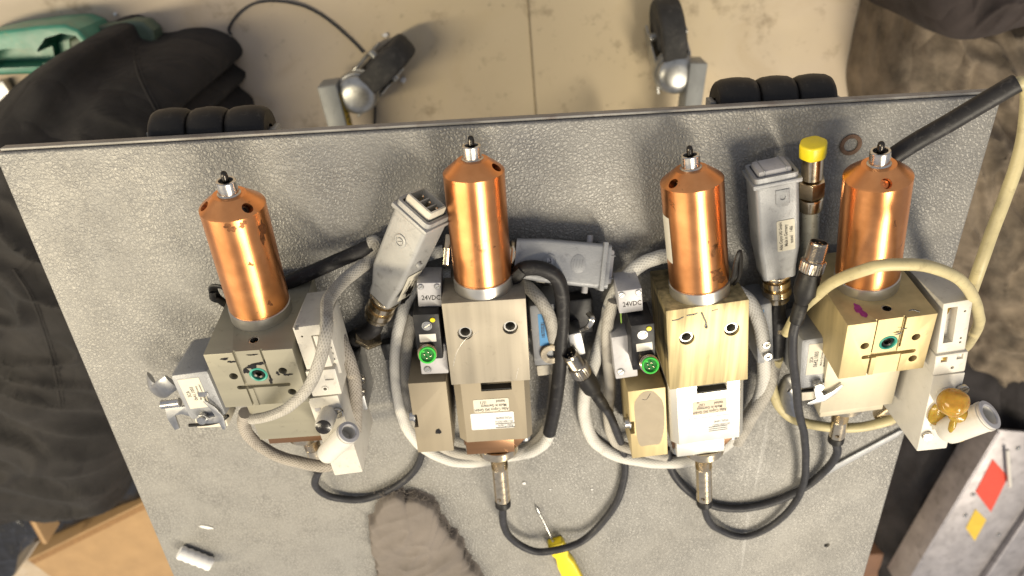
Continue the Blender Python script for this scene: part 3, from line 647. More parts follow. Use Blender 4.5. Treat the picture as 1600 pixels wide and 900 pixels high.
# ------------------------------------------------------------------ guns with two counterbored holes (centre left and centre right)
def gun_b(label, G, R, m_top, m_low, m_plate, ports, swing):
    g = empty('dispensing_valve', (G.translation.x, G.translation.y, 0), label, 'valve', 'copper nosed dispensing valves on the table')
    zt, zb = 22.0, -37.5
    bl = mk('valve_block', box(59.5, 72, zt-zb, .5, (0, -36.2, (zt+zb)/2)), m_top, g, G)
    hs = [(-15.3, -26.5), (17.5, -24)]
    cut(bl, [tr(vcyl(5.6, x, y, zt-3.6, zt+5), G) for x, y in hs] + [tr(vcyl(3.6, x, y, zt-26, zt+5), G) for x, y in hs])
    for x, y in hs: mk('hole_sleeve', tr(lathe([(3.6, 0), (5.5, 0), (5.5, .5), (4.7, 1.2), (3.6, 1.2), (3.5, .8), (3.5, -20), (3.6, 0)], 32), RX(90)), M_alu, bl, G @ T(x, y, zt-3.5))
    zl = 17.5
    pl = [(-29.2, zl-6), (-23.4, zl), (25, zl), (29.2, zl-5), (29.2, zb+1), (-29.2, zb+1)]
    lb = mk('lower_block', tr(prism(pl, 0, 60, .45), RX(90) @ T(0, 0, 74.0)), m_low, g, G)
    cut(lb, [tr(box(23.5, 16, 14, .3), G @ T(3.6, -75.5, zl))])
    mk('window_back', box(23, .6, 12, 0), M_dark, lb, G @ T(3.6, -82.6, zl-6.4))
    # clamp plate: wide flange with bolts, raised middle
    mk('clamp_plate', prism([(-27, -134.2), (27, -134.2), (27, -139), (16, -152), (-16, -152), (-27, -146)], zb+12, 7, .5), M_brown, g, G)
    mk('clamp_bridge', box(39, 16, 16, .5, (-5.5, -142.4, 6)), m_plate, g, G)
    for x, y in ((-22, -150), (23, -141)): bolt(g, G @ T(x, y, 2) @ RX(90), 4.6, 6, M_zinc)
    nose(g, G, R, port=ports, swing=swing)
    end = sensor(g, G, -153, 6.9, 62)
    return g, end
GU2 = T(-20.5, -268.0, 38) @ RZ(0.4)
g2, e2 = gun_b('dispensing valve with taupe block and copper nose, second from left', GU2, 20.8, M_taupe, M_sand, M_brown, [(70, 0)], 0)
GU3 = T(138.4, -282.3, 38) @ RZ(5.6)
g3, e3 = gun_b('dispensing valve with block tinted gold and label plate whitened by lamp glare, third from left', GU3, 21.3, M_glare_warm, M_glare_white, M_glare_white, [(-58, 0)], 2.4)
# labels
lab(g2, GU2 @ T(-1.5, -97.5, 17.6), 27.5, 12.5, M_paper, [('Atlas Copco IAS GmbH', 0, -4.0, 1), ('Made in Germany', 2, -.2, 1), ('tested', 7.5, 3.8, 1), ('1511', -6, 3.4, 1)], 3.6, sx=.68, rot=180)
l2 = lab(g2, GU2 @ T(-1.5, -113.0, 17.6), 34, 16.5, M_paperw, [('Atlas Copco', 10, -5.6, 1), ('SN:1000105516', 9.0, -1.2, .9), ('97202.000040', 9.0, 2.4, .9)], 3.0, M_inkg, sx=.72, rot=180)
for yy in (-7.2, -3.4): mk('print_bar', box(15, .9, .06, 0), M_inkg, l2, GU2 @ T(8, -113+yy, 17.84))
lab(g3, GU3 @ T(1.5, -98, 17.6), 27, 13.5, M_paperk, [('Atlas Copco IAS GmbH', 0, -4.2, 1), ('Made in Germany', 0, -.4, 1), ('tested', 7, 3.4, 1), ('1267', -6, 3.0, 1), ('KB', -9, 6.0, .6)], 3.6, sx=.68, rot=180)
l3 = lab(g3, GU3 @ T(1.5, -116, 17.6), 33, 16.5, M_paperw, [('SN:1000105657', 9.0, -1.2, .9), ('97202 10040', 9.0, 2.4, .9)], 3.0, M_inkg, sx=.72, rot=180)
for yy in (-7.0, -5.0, -3.0): mk('print_bar', box(15, .8, .06, 0), M_inkg, l3, GU3 @ T(8, -116+yy, 17.84))
# grease scribble on the glare tinted block
def scrib(g, l, z, r, mat=M_oil, name='grease_mark'): return mk(name, tube([at(x, y, z) for x, y in l], r, 6, 5, flat=.3), mat, g)
scrib(g3, [(1050, 501), (1060, 499), (1068, 495)], 60.1, .45); scrib(g3, [(1073, 493), (1085, 491), (1090, 489)], 60.1, .55); scrib(g3, [(1096, 488), (1100, 497), (1103, 504), (1102, 511), (1105, 512), (1103, 505)], 60.1, .6); scrib(g3, [(1112, 486), (1122, 483)], 60.1, .3)
scrib(g2, [(748, 518), (728, 530), (714, 550), (708, 572)], 60.05, .12, M_steel, 'scratch'); scrib(g2, [(810, 575), (806, 592)], 60.05, .1, M_steel, 'scratch')

def side_block(g, q, z, mat, film=None, boltpx=None):
    o, M, wd, dp = qbox('side_block', q, z, z-4, mat, g, .5)
    cut(o, [tr(box(7, 13, 30, .2), M @ T(-wd/2, -dp*.0-2, -10))])
    bo = bolt(o, M @ T(-wd/2+1.2, -2, -7) @ RY(-90), 4.4, 5, M_steel)
    mk('bolt_washer', tr(lathe([(0, 0), (5.6, 0), (5.6, 1), (0, 1)], 28), RX(90)), M_zinc, o, M @ T(-wd/2+1.0, -2, -7) @ RY(-90))
    if film: mk('residue_film', prism([(wd*.03+wd*.40*math.copysign(abs(math.cos(t_))**.6, math.cos(t_))*(1+.05*math.sin(3*t_+1)), dp*.06+dp*.40*math.copysign(abs(math.sin(t_))**.7, math.sin(t_))*(1+.05*math.sin(5*t_))) for t_ in [k*math.pi/24 for k in range(48)]], .0, .12, 0), M_film, o, M)
    return o, M, wd, dp
sb2, Msb2, w_, d_ = side_block(g2, ((641, 600), (699, 595.5), (707, 703), (650, 708.5)), 50, M_sand)
mk('grease_mark', prism(blob(4, -14, 2, 3.2, 16, .3, 3), 0, .15, 0), M_oil, sb2, Msb2)
sb3, Msb3, w_, d_ = side_block(g3, ((980, 612.4), (1038.5, 605), (1044.7, 710.5), (988.7, 715.7)), 52, M_glare_gold, True)
scrib(g3, [(1003, 624), (1010, 624), (1016, 615)], 52.15, .25)

def solenoid(g, plate, body, base, zp, zb, zl, led, scr, win, m12c, m12d, txt='24VDC', mplate=None):
    p, M, wd, dp = qbox('coil_plate', plate, zp, zp-22, mplate or M_greypl, g, .8)
    for sx in (-1, 1): slotscrew(p, M @ T(sx*(wd/2-2.6), dp/2-3, 0), 2.3, 1.0)
    text(p, txt, 5.6, M @ T(1.0, -dp*.12, .05), M_ink, sx=.8)
    bo, MB, bw, bd = qbox('coil_body', body, zb, 30, M_blackpl, g, 1.0)
    c = at(*led, zb); mk('indicator', tr(cyl(1.9, 0, 1.0, .4, 20), RX(90)), M_yled, bo, T(*c))
    c = at(*scr, zb); slotscrew(bo, T(*c), 3.0, .8, M_steel); mk('screw_collar', tr(lathe([(3.1, 0), (3.7, 0), (3.7, .5), (3.1, .5), (3.1, 0)], 28), RX(90)), M_zinc, bo, T(*c))
    qw, MW, ww, dw = qbox('marking_field', win, zb+.25, .5, M_whitec, bo, .1)
    bs, MS, sw_, sd_ = qbox('valve_base', base, zl, zl-8, M_greypl, g, 1.0)
    slotscrew(bs, MS @ T(-sw_*.25, -sd_*.32, 0), 2.8, 1.2)
    # green round socket leaning towards the viewer's lower side
    c1 = at(*m12c[0], m12c[1]); c0 = at(*m12d[0], m12d[1]); Mx = frame(c0, c1, up=(0, 1, .2)); L = (c1-c0).length
    so = mk('round_socket', lathe([(0, 0), (7.0, 0), (7.0, L-5), (6.6, L-4.6), (6.9, L-4), (6.9, L-2.2), (6.3, L-1.6), (0, L-1.6)], 44), M_nickel, g, Mx)
    mk('green_ring', lathe([(4.6, L-3), (6.2, L-3), (6.3, L+.2), (5.9, L+.8), (5.1, L+.8), (4.8, L), (4.6, L-1.2), (4.6, L-3)], 44), M_green, so, Mx)
    mk('green_insert', lathe([(0, L-2), (4.7, L-2), (4.7, L-1.0), (0, L-1.0)], 32), M_greend, so, Mx)
    for k in range(4): mk('contact_pin', lathe([(0, 0), (.55, 0), (.55, 1.6), (0, 2.0)], 8), M_nickel, so, Mx @ T(2.2*math.cos(k*1.57+.4), L-1.0, 2.2*math.sin(k*1.57+.4)))
    mk('key_notch', box(2, 1.2, 1.6, .2), M_green, so, Mx @ T(2.6, L-.6, 3.2))
solenoid(g2, ((652, 444), (690, 440), (689, 479), (653, 480)), ((647, 493), (687, 489), (691, 560), (651, 563)), ((655, 540), (698, 536), (700, 583), (657, 586)), 46, 56, 46, (676, 499.5), (667, 509), ((655, 523.5), (681, 521), (681.5, 533), (656, 535.5)), ((668, 555), 66), ((667, 546), 50))
solenoid(g3, ((965, 456), (1003, 450), (1005, 486), (968, 490)), ((985, 509), (1022, 505), (1026, 575), (989, 579)), ((953, 527), (988, 524), (1000, 588), (964, 592)), 50, 64, 44, (1014, 513), (1004, 523), ((994, 538), (1019, 534), (1020, 546), (995, 550)), ((1016.5, 571), 74), ((1006, 559), 52), '24VDC', M_greypl)
# lime edge seal of the right hand solenoid
mk('green_seal', box(.8, 13, 3, .2), plain('lime_seal', (.22, .38, .06), 0, .5), g3, T(*at(970, 492, 46)) @ RZ(4))
# ------------------------------------------------------------------ guns with the seal ring face up (far left and far right)
def gun_a(label, G, R, m_face, m_low, m_plate, ports, shaft, swing=0):
    g = empty('dispensing_valve', (G.translation.x, G.translation.y, 0), label, 'valve', 'copper nosed dispensing valves on the table')
    zt = 42.0; zb = -40
    bl = mk('valve_block', box(60, 51, zt-zb, .5, (0, -25.7, (zt+zb)/2)), m_face, g, G)
    cuts = [tr(box(17, 45, 6, 0), G @ T(-.5, -9.1, zt+1.9)), tr(box(17.3, 22, 6, 0), G @ T(3.0, -44.3, zt+2.2)),
            tr(prism([(-17+1.8*math.cos(math.radians(a_)), 1.8*math.sin(math.radians(a_))) for a_ in range(90, 271, 20)] + [(17+1.8*math.cos(math.radians(a_)), 1.8*math.sin(math.radians(a_))) for a_ in range(-90, 91, 20)], -3, 4, 0), G @ T(2.5, -32.5, zt))]
    cuts += [tr(vcyl(3.0, x, y, zt-18, zt+6), G) for x, y in ((-15.5, -21.5), (19, -19.5), (20.5, -40))]
    cuts += [tr(box(1.5, 60, 6, 0), G @ T(-9.6, -25, zt+.6)), tr(box(1.5, 28.4, 6, 0), G @ T(8.9, -12.3, zt+.7))]
    cuts += [tr(vcyl(6.4, 1.2, -22.5, zt-5.2, zt+6), G)]
    cuts += [tr(cyl(3.6, -14, 8, .01, 28), G @ T(1.5, 0, 30))]
    cut(bl, cuts)
    mk('port_thread', lathe([(2.7, -10), (3.5, -10), (3.5, -.6), (2.9, -.6), (2.7, -10)], 28), M_steel, bl, G @ T(1.5, 0, 30))
    sr_ = mk('seal_ring', tr(lathe([(4.6, -1), (6.2, -1), (6.3, .6), (5.6, 1.2), (4.8, .8), (4.6, -1)], 44), RX(90)), M_teal, bl, G @ T(1.2, -22.5, zt-1.6))
    mk('port_seat', tr(lathe([(0, -3), (2.2, -3), (2.4, -.8), (3.6, -.3), (4.5, -1), (4.5, -3.4), (0, -3.4)], 36), RX(90)), M_needle, bl, G @ T(1.2, -22.5, zt-1.4))
    lb = mk('lower_block', box(57, 62, 52, .6, (1, -82.5, -8)), m_low, g, G)
    mk('lower_step', box(50, 14, 38, .6, (1, -117.5, -6)), m_plate, g, G)
    nose(g, G, R, port=ports, swing=swing)
    end = sensor(g, G @ T(2, 0, -4), -124, 6.6, shaft)
    return g, end, bl
GU1 = T(-179.5, -271.5, 52) @ RZ(.8) @ RX(7)
g1, e1, bl1 = gun_a('leaning dispensing valve with olive grey block and stained copper nose, far left', GU1, 20.8, M_olive, M_olive, M_brown, [(52, 0), (-66, 0)], 44, -2.9)
GU4 = T(254.0, -275.5, 52) @ RZ(5.5) @ RX(7)
g4, e4, bl4 = gun_a('dispensing valve with block tinted gold by lamp glare and amber glue on its elbow, far right', GU4, 21.0, M_glare_gold, M_glare_cream, M_glare_cream, [(-8, 0)], 44, 3.6)
def wrap_patch(g, G, R, yc, ac, hy, ha, mat, name, seed=None, n=20):
    """thin patch wrapped on the sleeve: a paper label, or an irregular smudge when seeded"""
    b = bmesh.new()
    if seed is None:
        gv = [[b.verts.new(((R+.12)*math.sin(math.radians(ac+ha*(2*i/n-1))), yc+hy*(2*j-1), (R+.12)*math.cos(math.radians(ac+ha*(2*i/n-1))))) for j in range(2)] for i in range(n+1)]
        for i in range(n): b.faces.new((gv[i][0], gv[i+1][0], gv[i+1][1], gv[i][1]))
    else:
        bl_ = blob(0, 0, 1, 1, 40, .5, seed); cv = b.verts.new(((R+.1)*math.sin(math.radians(ac)), yc, (R+.1)*math.cos(math.radians(ac))))
        rs = []
        for f_ in (.5, 1.0): rs.append([b.verts.new(((R+.1)*math.sin(math.radians(ac+ha*x*f_)), yc+hy*y*f_, (R+.1)*math.cos(math.radians(ac+ha*x*f_)))) for x, y in bl_])
        m_ = len(bl_)
        for k in range(m_):
            b.faces.new((cv, rs[0][k], rs[0][(k+1) % m_])); b.faces.new((rs[0][k], rs[1][k], rs[1][(k+1) % m_], rs[0][(k+1) % m_]))
    return mk(name, b, mat, g, G, 80)
M_tarn = plain('dark_tarnish', (.20, .085, .035), .85, .45, .5, 500, .3, 900)
G3n, G1n, G4n = GU3 @ RZ(2.4), GU1 @ RZ(-2.9), GU4 @ RZ(3.6)
wrap_patch(g3, G3n, 21.3, 49, -82, 18, 17, M_paper, 'paper_label')
for i, (g_, G_, R_, y_, a_, hy, ha) in enumerate([(g1, G1n, 20.8, 84, 8, 2.6, 9), (g1, G1n, 20.8, 85, 30, 2.2, 6), (g1, G1n, 20.8, 74, 62, 8, 7), (g1, G1n, 20.8, 20, 40, 2, 4), (g1, G1n, 20.8, 55, 25, 1.4, 4), (g3, G3n, 21.3, 19, 30, 4.5, 14), (g3, G3n, 21.3, 25, 22, 2, 8), (g3, G3n, 21.3, 50, 10, .8, 2), (g4, G4n, 21.0, 62, 12, 2.2, 3), (g2, GU2, 20.8, 40, 30, .8, 2)]):
    wrap_patch(g_, G_, R_, y_, a_, hy, ha, M_tarn, 'tarnish_mark', 30+i)
# grease around the seal of the far left valve, magenta paint on the far right one
zt = 42.12
for i, (x, y, rx, ry) in enumerate([(-1, -14.5, 4.2, 2.0), (5.5, -12.2, 3.6, 1.6), (8.6, -28.0, 1.2, 2.6), (-6.2, -18, 1.6, 3.2), (21.5, -23.2, 2.6, 1.1), (15.0, -21.5, 1.1, 1.6), (-17, -5, 3.2, .8), (-13, -8, 2.4, 1.0), (2.0, -4, 3, .7)]):
    zz = zt - (1.1 if abs(x) < 8 else 0); mk('grease_mark', prism(blob(x, y, rx, ry, 22, .4, i), zz, zz+.12, 0), M_oil, bl1, GU1)
for i, (x, y, rx, ry) in enumerate([(6, -14, 2.4, .7), (9, -10, 2.2, .5)]): mk('grease_mark', prism(blob(x, y, rx, ry, 22, .4, i+20), zt, zt+.12, 0), M_oil, bl4, GU4)
mk('paint_mark', tr(prism(blob(0, 0, 3.0, 6.4, 26, .35, 5), 0, .15, 0), GU4.to_3x3().to_4x4() @ T(-16.5, .1, 29) @ RX(-90)), M_pink, bl4, T(*GU4.translation))
scrib(g4, [(1420, 486), (1426, 484), (1437, 487)], 93, .5)

def block_with(name, g, q, z, t, mat, bev=.8, cuts=None): return qbox(name, q, z, t, mat, g, bev, 0, cuts)
# ---- white valve stack of the far left gun
v1, Mv, vw, vd = block_with('pilot_valve', g1, ((459, 513), (500, 506), (518, 572), (477, 579)), 90, 46, M_white)
cut(v1, [tr(box(vw*.3, vd*.55, 6, .3), Mv @ T(vw*.22, 0, 0)), tr(box(vw*.16, 4, 9, .2), Mv @ T(-vw*.35, vd*.5, 0)), tr(vcyl(.8, -vw*.25, vd*.28, -2, 2, 12), Mv)])
mk('cover_rib', box(vw*.18, vd*.5, 3, .4), M_whitec, v1, Mv @ T(vw*.22, 0, -1.6))
v1b, Mvb, bw, bd = block_with('valve_cover', g1, ((503, 512), (518, 508), (529, 583), (513, 586)), 82, 36, M_white)
for i in range(5): mk('cover_slot', box(bw*.5, 1.3, .4, 0), M_inkg, v1b, Mvb @ T(0, bd*(.3-.12*i), .15))
mk('lime_strip', box(1.6, 24, 3, .3), M_green, g1, T(*at(516, 512, 80)) @ RZ(-12))
v2, Mv2, vw, vd = block_with('valve_body', g1, ((480, 582), (524, 575), (533, 614), (486, 622)), 88, 44, M_white)
cut(v2, [tr(vcyl(1.4, vw*.0, -vd*.22, -3, 2, 16), Mv2), tr(box(6, 5, 2, .1), Mv2 @ T(vw*.22, vd*.2, 0))])
mk('eyelet', tr(lathe([(1.3, 0), (2.2, 0), (2.2, .6), (1.3, .6), (1.3, 0)], 20), RX(90)), M_whitec, v2, Mv2 @ T(0, -vd*.22, 0))
v3, Mv3, vw, vd = block_with('valve_manifold', g1, ((485, 624), (533, 616), (561, 737), (519, 745)), 84, 60, M_white)
mk('embossed_mark', box(4, 3, .4, .1), M_greypl, v3, Mv3 @ T(-vw*.28, vd*.36, .1))
slotscrew(v3, T(*at(528, 643, 84.2)), 4.2, 2.6, M_steel)
def white_elbow(g, cap0, cap1, rcap, a0, a1, r, capmat, m):
    """blanking cap, elbow body and open push-in collar"""
    c0, c1 = at(*cap0), at(*cap1); M = frame(c0, c1); L = (c1-c0).length
    e = mk('elbow_fitting', lathe([(0, -4), (rcap, -4), (rcap, L*.35), (rcap*.98, L*.8), (rcap*.8, L*.97), (0, L)], 36), m, g, M)
    if capmat: mk('cap_end', lathe([(0, L*.9), (rcap*.84, L*.86), (rcap*.82, L*.99), (rcap*.5, L+.7), (0, L+.9)], 30), capmat, e, M)
    p0, p1 = at(*a0), at(*a1); M2 = frame(p0, p1); L2 = (p1-p0).length
    mk('elbow_body', lathe([(0, -6), (r*.62, -5.6), (r*.95, -1.5), (r, 2), (r, L2-5), (r*1.04, L2-4.6), (r*1.04, L2-2.6), (r*.94, L2-2.2), (r*.94, L2-.5), (r*.86, L2), (r*.66, L2), (r*.62, L2-.6), (r*.56, L2-9), (0, L2-9)], 48), m, e, M2)
    mk('release_collar', lathe([(r*.66, L2-1.2), (r*.98, L2-1.2), (r*1.0, L2+.3), (r*.72, L2+.7), (r*.62, L2), (r*.66, L2-1.2)], 44), M_greypl, e, M2)
    mk('elbow_web', prism([(-r*.55, -9), (r*.55, -9), (r*.7, 6), (-r*.7, 6)], -r*.9, -r*.1, .6), m, e, M2)
    return e
white_elbow(g1, (512, 650, 88), (505, 668, 104), 6.6, (512, 708, 92), (545, 675, 104), 7.8, M_oil, M_whitec)
# ---- white valve stack of the far right gun, stained with glue
v1, Mv, vw, vd = block_with('pilot_valve', g4, ((1473, 474), (1517, 469), (1511, 551), (1464, 557)), 90, 60, M_white)
cut(v1, [tr(box(vw*.34, vd*.66, 14, .3), Mv @ T(-vw*.16, vd*.08, 0)), tr(vcyl(.9, vw*.28, -vd*.2, -2, 2, 12), Mv), tr(vcyl(.9, vw*.28, -vd*.28, -2, 2, 12), Mv), tr(vcyl(.9, vw*.28, vd*.3, -2, 2, 12), Mv)])
mk('glue_stain', prism(blob(-vw*.16, vd*.28, vw*.15, vd*.10, 18, .2, 2), -6.9, -6.6, 0), M_amber, v1, Mv)
v2, Mv2, vw, vd = block_with('valve_body', g4, ((1461, 556), (1513, 550), (1508, 581), (1459, 586)), 92, 62, M_white)
cut(v2, [tr(box(vw*.2, vd*.25, 3, .1), Mv2 @ T(-vw*.22, vd*.26, 0)), tr(box(vw*.2, vd*.25, 3, .1), Mv2 @ T(vw*.26, vd*.3, 0)), tr(vcyl(1.3, vw*.08, -vd*.22, -2, 2, 14), Mv2)])
mk('glue_stain', box(vw*.17, vd*.2, .5, .1), M_amber, v2, Mv2 @ T(-vw*.22, vd*.26, -1.3))
v3, Mv3, vw, vd = block_with('valve_manifold', g4, ((1458, 587), (1509, 583), (1479, 700), (1433, 706)), 88, 66, M_whitec)
slotscrew(v3, T(*at(1502, 607, 88.2)), 4.2, 3.0, M_steel); slotscrew(v3, T(*at(1448, 680, 88.2)), 3.8, 2.4, M_steel)
e = white_elbow(g4, (1478, 622, 88), (1490, 633, 112), 8.2, (1482, 672, 96), (1546, 648, 110), 10.4, M_amber, M_whitec)
def gluedrop(c, rx, ry, rz_, sd): 
    b = bmesh.new(); bmesh.ops.create_icosphere(b, subdivisions=4, radius=1)
    for v in b.verts:
        f_ = 1 + .07*noise.noise(v.co*1.6+Vector((sd, 0, 0))) ; v.co = Vector((v.co.x*rx*f_, v.co.y*ry*f_, v.co.z*rz_*f_))
    mk('glue_drip', b, M_amber, g4, T(*c), 80)
gluedrop(at(1489, 629, 106), 10.5, 10.5, 9.5, 1); gluedrop(at(1466, 646, 90), 7, 11, 3.5, 4); gluedrop(at(1502, 650, 104), 9, 5, 4, 7); gluedrop(at(1494, 686, 102), 6.5, 2.2, 3, 9); gluedrop(at(1488, 664, 104), 2.2, 7.5, 2.5, 11)

# ---- latched grey hoods beside the guns
def latched_hood(g, body, z, t, labq, txt, piv, hook, mat, boltp, insq):
    h, M, wd, dp = qbox('connector_hood', body, z, t, mat, g, 4.0)
    M2, lw, ld = quad(*labq, z+.05)
    l = mk('label', prism([(-lw/2, -ld/2), (lw/2, -ld/2), (lw/2, ld/2), (-lw/2, ld/2)], 0, .2, 0), M_paper, h, M2)
    for s_, y, k in txt: text(l, s_, 3.6*k, M2 @ T(y*lw, 0, .24) @ RZ(90), M_ink, sx=.8)
    i_, *_ = qbox('contact_insert', insq, z-10, 22, M_insert, h, 1.0)
    pv = at(*piv, z+4)
    ro = mk('latch_lever', tr(prism([(-5.5, 3), (0, 6), (5.5, 3), (6, -3), (3, -7), (5.5, -14), (15, -10), (24, -3), (26, -5), (19, -14), (7, -22), (-8, -24), (-12, -22), (-11, -20), (-2.5, -17), (-4.5, -8)], -.9, .9, .3), RZ(hook) @ Matrix.Scale(.72, 4)), M_zinc, h, T(*pv))
    mk('pivot', tr(cyl(3.6, -8, 2.6, .6, 28), RX(90)), M_steel, h, T(*pv))
    if boltp: 
        b_ = at(*boltp, z-2); mk('fixing_bolt', tr(cyl(3.4, -2, 6, .6, 6), RZ(-90)), M_steel, h, T(*b_) @ RZ(180))
    return h, M, wd, dp
h1, Mh1, hw, hd = latched_hood(g1, ((268, 589), (326, 577), (352, 650), (293, 661)), 62, 50, ((280, 594), (311, 589), (328, 634), (296, 640)), [('SCA', -.26, 1.1), ('0641.1003', -.02, 1.05), ('Made in Germany', .2, .62), ('Multipack Connector', .38, .62)], (316, 655), 80, M_hood, (323, 613), ((305, 655), (352, 647), (354, 664), (308, 672)))
# hinged side lever and bright bar of that hood
mk('side_lever', tube(pts([(270, 596, 40), (258, 604, 38), (246, 612, 30), (236, 606, 26), (236, 590, 26)]), 7.5, 14, 8, flat=.22), M_zinc, h1)
mk('latch_bar', cyl(3.6, 0, 15, .6, 28), M_steel, h1, frame(at(252, 632, 52), at(277, 629, 52)))
pq = [at(x, y, 48) for x, y in [(258, 637), (290, 634), (312, 645), (322, 660), (312, 664), (300, 650), (284, 646), (274, 648), (281, 668), (274, 671), (263, 655)]]; pc = sum(pq, Vector())/len(pq)
mk('latch_plate', prism([(p.x-pc.x, p.y-pc.y) for p in pq], -1, 1, .3), M_zinc, h1, T(*pc))
mk('gasket', tube(pts([(295, 664, 52), (325, 662, 52), (345, 657, 52), (356, 649, 52)]), 1.4, 8), M_rubber, h1)
h4, Mh4, hw, hd = latched_hood(g4, ((1251, 533), (1310, 523), (1301, 604), (1249, 610)), 58, 46, ((1264, 538), (1297, 535), (1291, 583), (1259, 586)), [('SCA', -.3, 1.0), ('0642.1003', -.08, 1.2), ('Made in Germany', .18, .62), ('Multipack Connector', .34, .62)], (1279, 603), 8, M_hood, (1308, 557), ((1252, 608), (1300, 603), (1298, 622), (1254, 626)))
mk('gasket', tube(pts([(1249, 612, 50), (1275, 610, 50), (1301, 606, 50)]), 1.4, 8), M_rubber, h4)
br_, *_ = qbox('mounting_bracket', ((1311, 530), (1321, 528), (1322, 572), (1312, 574)), 48, 40, M_zinc, g4, .8)
mk('side_lever', tube(pts([(1250, 610, 30), (1238, 600, 28), (1226, 620, 22), (1232, 645, 20)]), 9, 14, 8, flat=.22), M_zinc, h4)
# connector hood of the second gun, low on its right
hq, Mh2, hw, hd = qbox('connector_hood', ((826, 478), (872, 474), (878, 570), (834, 574)), 34, 30, M_hood, g2, 3.0)
i_, *_ = qbox('contact_insert', ((838, 572), (880, 568), (882, 584), (840, 588)), 24, 20, M_insert, hq, 1.0)
M2, lw, ld = quad((841, 491), (866, 489), (868, 538), (843, 541), 34.1)
l_ = mk('blue_label', box(lw, ld, .2, 0), M_blue, hq, M2); l_['label'] = 'bright blue tested sticker'
for s_, y, k in (('Atlas Copco', .30, .9), ('Tested', .06, 1), ('18/2022/301', -.26, 1)): text(l_, s_, 3.6*k, M2 @ T(y*lw, 0, .2) @ RZ(-90), M_ink, sx=.8)
mk('latch_disc', tr(lathe([(4, 0), (8.5, 0), (9, 1), (8.5, 2), (4, 2), (4, 0)], 40), RX(90)), M_nickel, hq, T(*at(862, 552, 35)))
bolt(hq, T(*at(835, 513, 30)) @ RY(-90), 2.6, 3)
qbox('latch_bracket', ((888, 523), (910, 519), (914, 553), (893, 560)), 34, 20, M_zinc, g2, 1.5)
mk('latch_hoop', tube(pts([(908, 516, 30), (920, 510, 36), (926, 498, 38), (920, 489, 30)]), 2.2, 10, flat=.5), M_steel, g2)
qbox('latch_base', ((886, 470), (925, 466), (930, 520), (890, 524)), 16, 14, M_blackpl, g2, 2)
# same on the third gun, mostly hidden
hq3, *_ = qbox('connector_hood', ((1176, 478), (1204, 474), (1214, 566), (1186, 570)), 36, 32, M_hood, g3, 3.0)
qbox('blue_label', ((1182, 486), (1192, 485), (1196, 520), (1186, 521)), 36.3, .4, M_blue, hq3, 0)
bolt(hq3, T(*at(1196, 535, 36)), 3.4, 4); bolt(hq3, T(*at(1198, 553, 36)), 3.4, 4)

# ------------------------------------------------------------------ loose connector hoods on their leads
# light grey one between the first and second gun (lead of the first gun)
p0, p1 = at(603, 462, 24), at(664, 322, 44)
MH = frame(p0, p1, roll=-34)
hd1 = hood(g1, MH, 30, 25, (p1-p0).length, M_hoodl)
gl = gland(g1, MH, -.2, .92)
pe = MH @ Vector((0, -24, 0))
mk('hood_lead', tube([pe, pe + (pe-MH.translation).normalized()*14, at(555, 526, 9), at(530, 545, 8), at(510, 560, 8)], 7.0, 18), M_sleeve, g1)
lb_ = lab(hd1, MH @ T(15.12, 26, 1) @ RY(90) @ RZ(0), 15, 27, M_paper, [('Atlas Copco', -3, 0, 1), ('642.2016', 1, 0, 1.1), ('tested', 4.5, 0, .9)], 3.3, rot=90)
mk('grease_mark', prism(blob(2, -6, 3.0, 7, 24, .45, 7), .2, .35, 0), M_oil, lb_, MH @ T(15.12, 26, 1) @ RY(90))
mk('grease_mark', tr(prism(blob(0, 0, 4.0, 7, 24, .45, 8), 0, .2, 0), RY(90)), M_oil, hd1, MH @ T(14.7, 10, -2))
mk('side_stud', lathe([(0, 0), (2.6, 0), (2.2, 2.6), (0, 2.8)], 20), M_hoodl, hd1, MH @ T(15, 50, 3) @ RZ(-90))
# darker grey one lying across, behind the second gun
p0, p1 = at(803, 402, 20), at(948, 416, 20)
MH = frame(p0, p1, roll=-26)
hd2 = hood(g2, MH, 33, 26, (p1-p0).length, M_hood, .86, pins=False, eyelet=False)
for (yy, s_) in ((.36, 'M'), (.66, '|III')):
    mk('embossed_ring', tr(lathe([(4.4, 0), (5.0, 0), (5.0, .5), (4.4, .5), (4.4, 0)], 36), RX(90)), M_hood, hd2, MH @ T(0, (p1-p0).length*yy, 12.9)) if yy < .5 else mk('embossed_frame', prism(blob(0, 0, 7, 5.4, 24, .04), 0, .35, .1), M_hood, hd2, MH @ T(0, (p1-p0).length*yy, 12.8))
    if yy < .5: text(hd2, s_, 6, MH @ T(0, (p1-p0).length*yy, 13.3) @ RZ(95), M_greypl, 'embossed_letter')
for k in (-1.5, -.5, .5, 1.5): mk('embossed_bar', box(6.4, .7, .5, .1), M_hood, hd2, MH @ T(0, (p1-p0).length*.66+k*2, 13.2))
for s_ in (-1, 1): mk('locking_peg', cyl(2.4, 0, 6, .5, 20), M_greypl, hd2, MH @ T(s_*16, (p1-p0).length*.80, -4) @ RZ(-90*s_))
gland(g2, MH, -.2, 1.0)
qbox('paper_tag', ((838, 434), (852, 437), (852, 443), (838, 440)), 22, .4, M_paper, g2, 0)
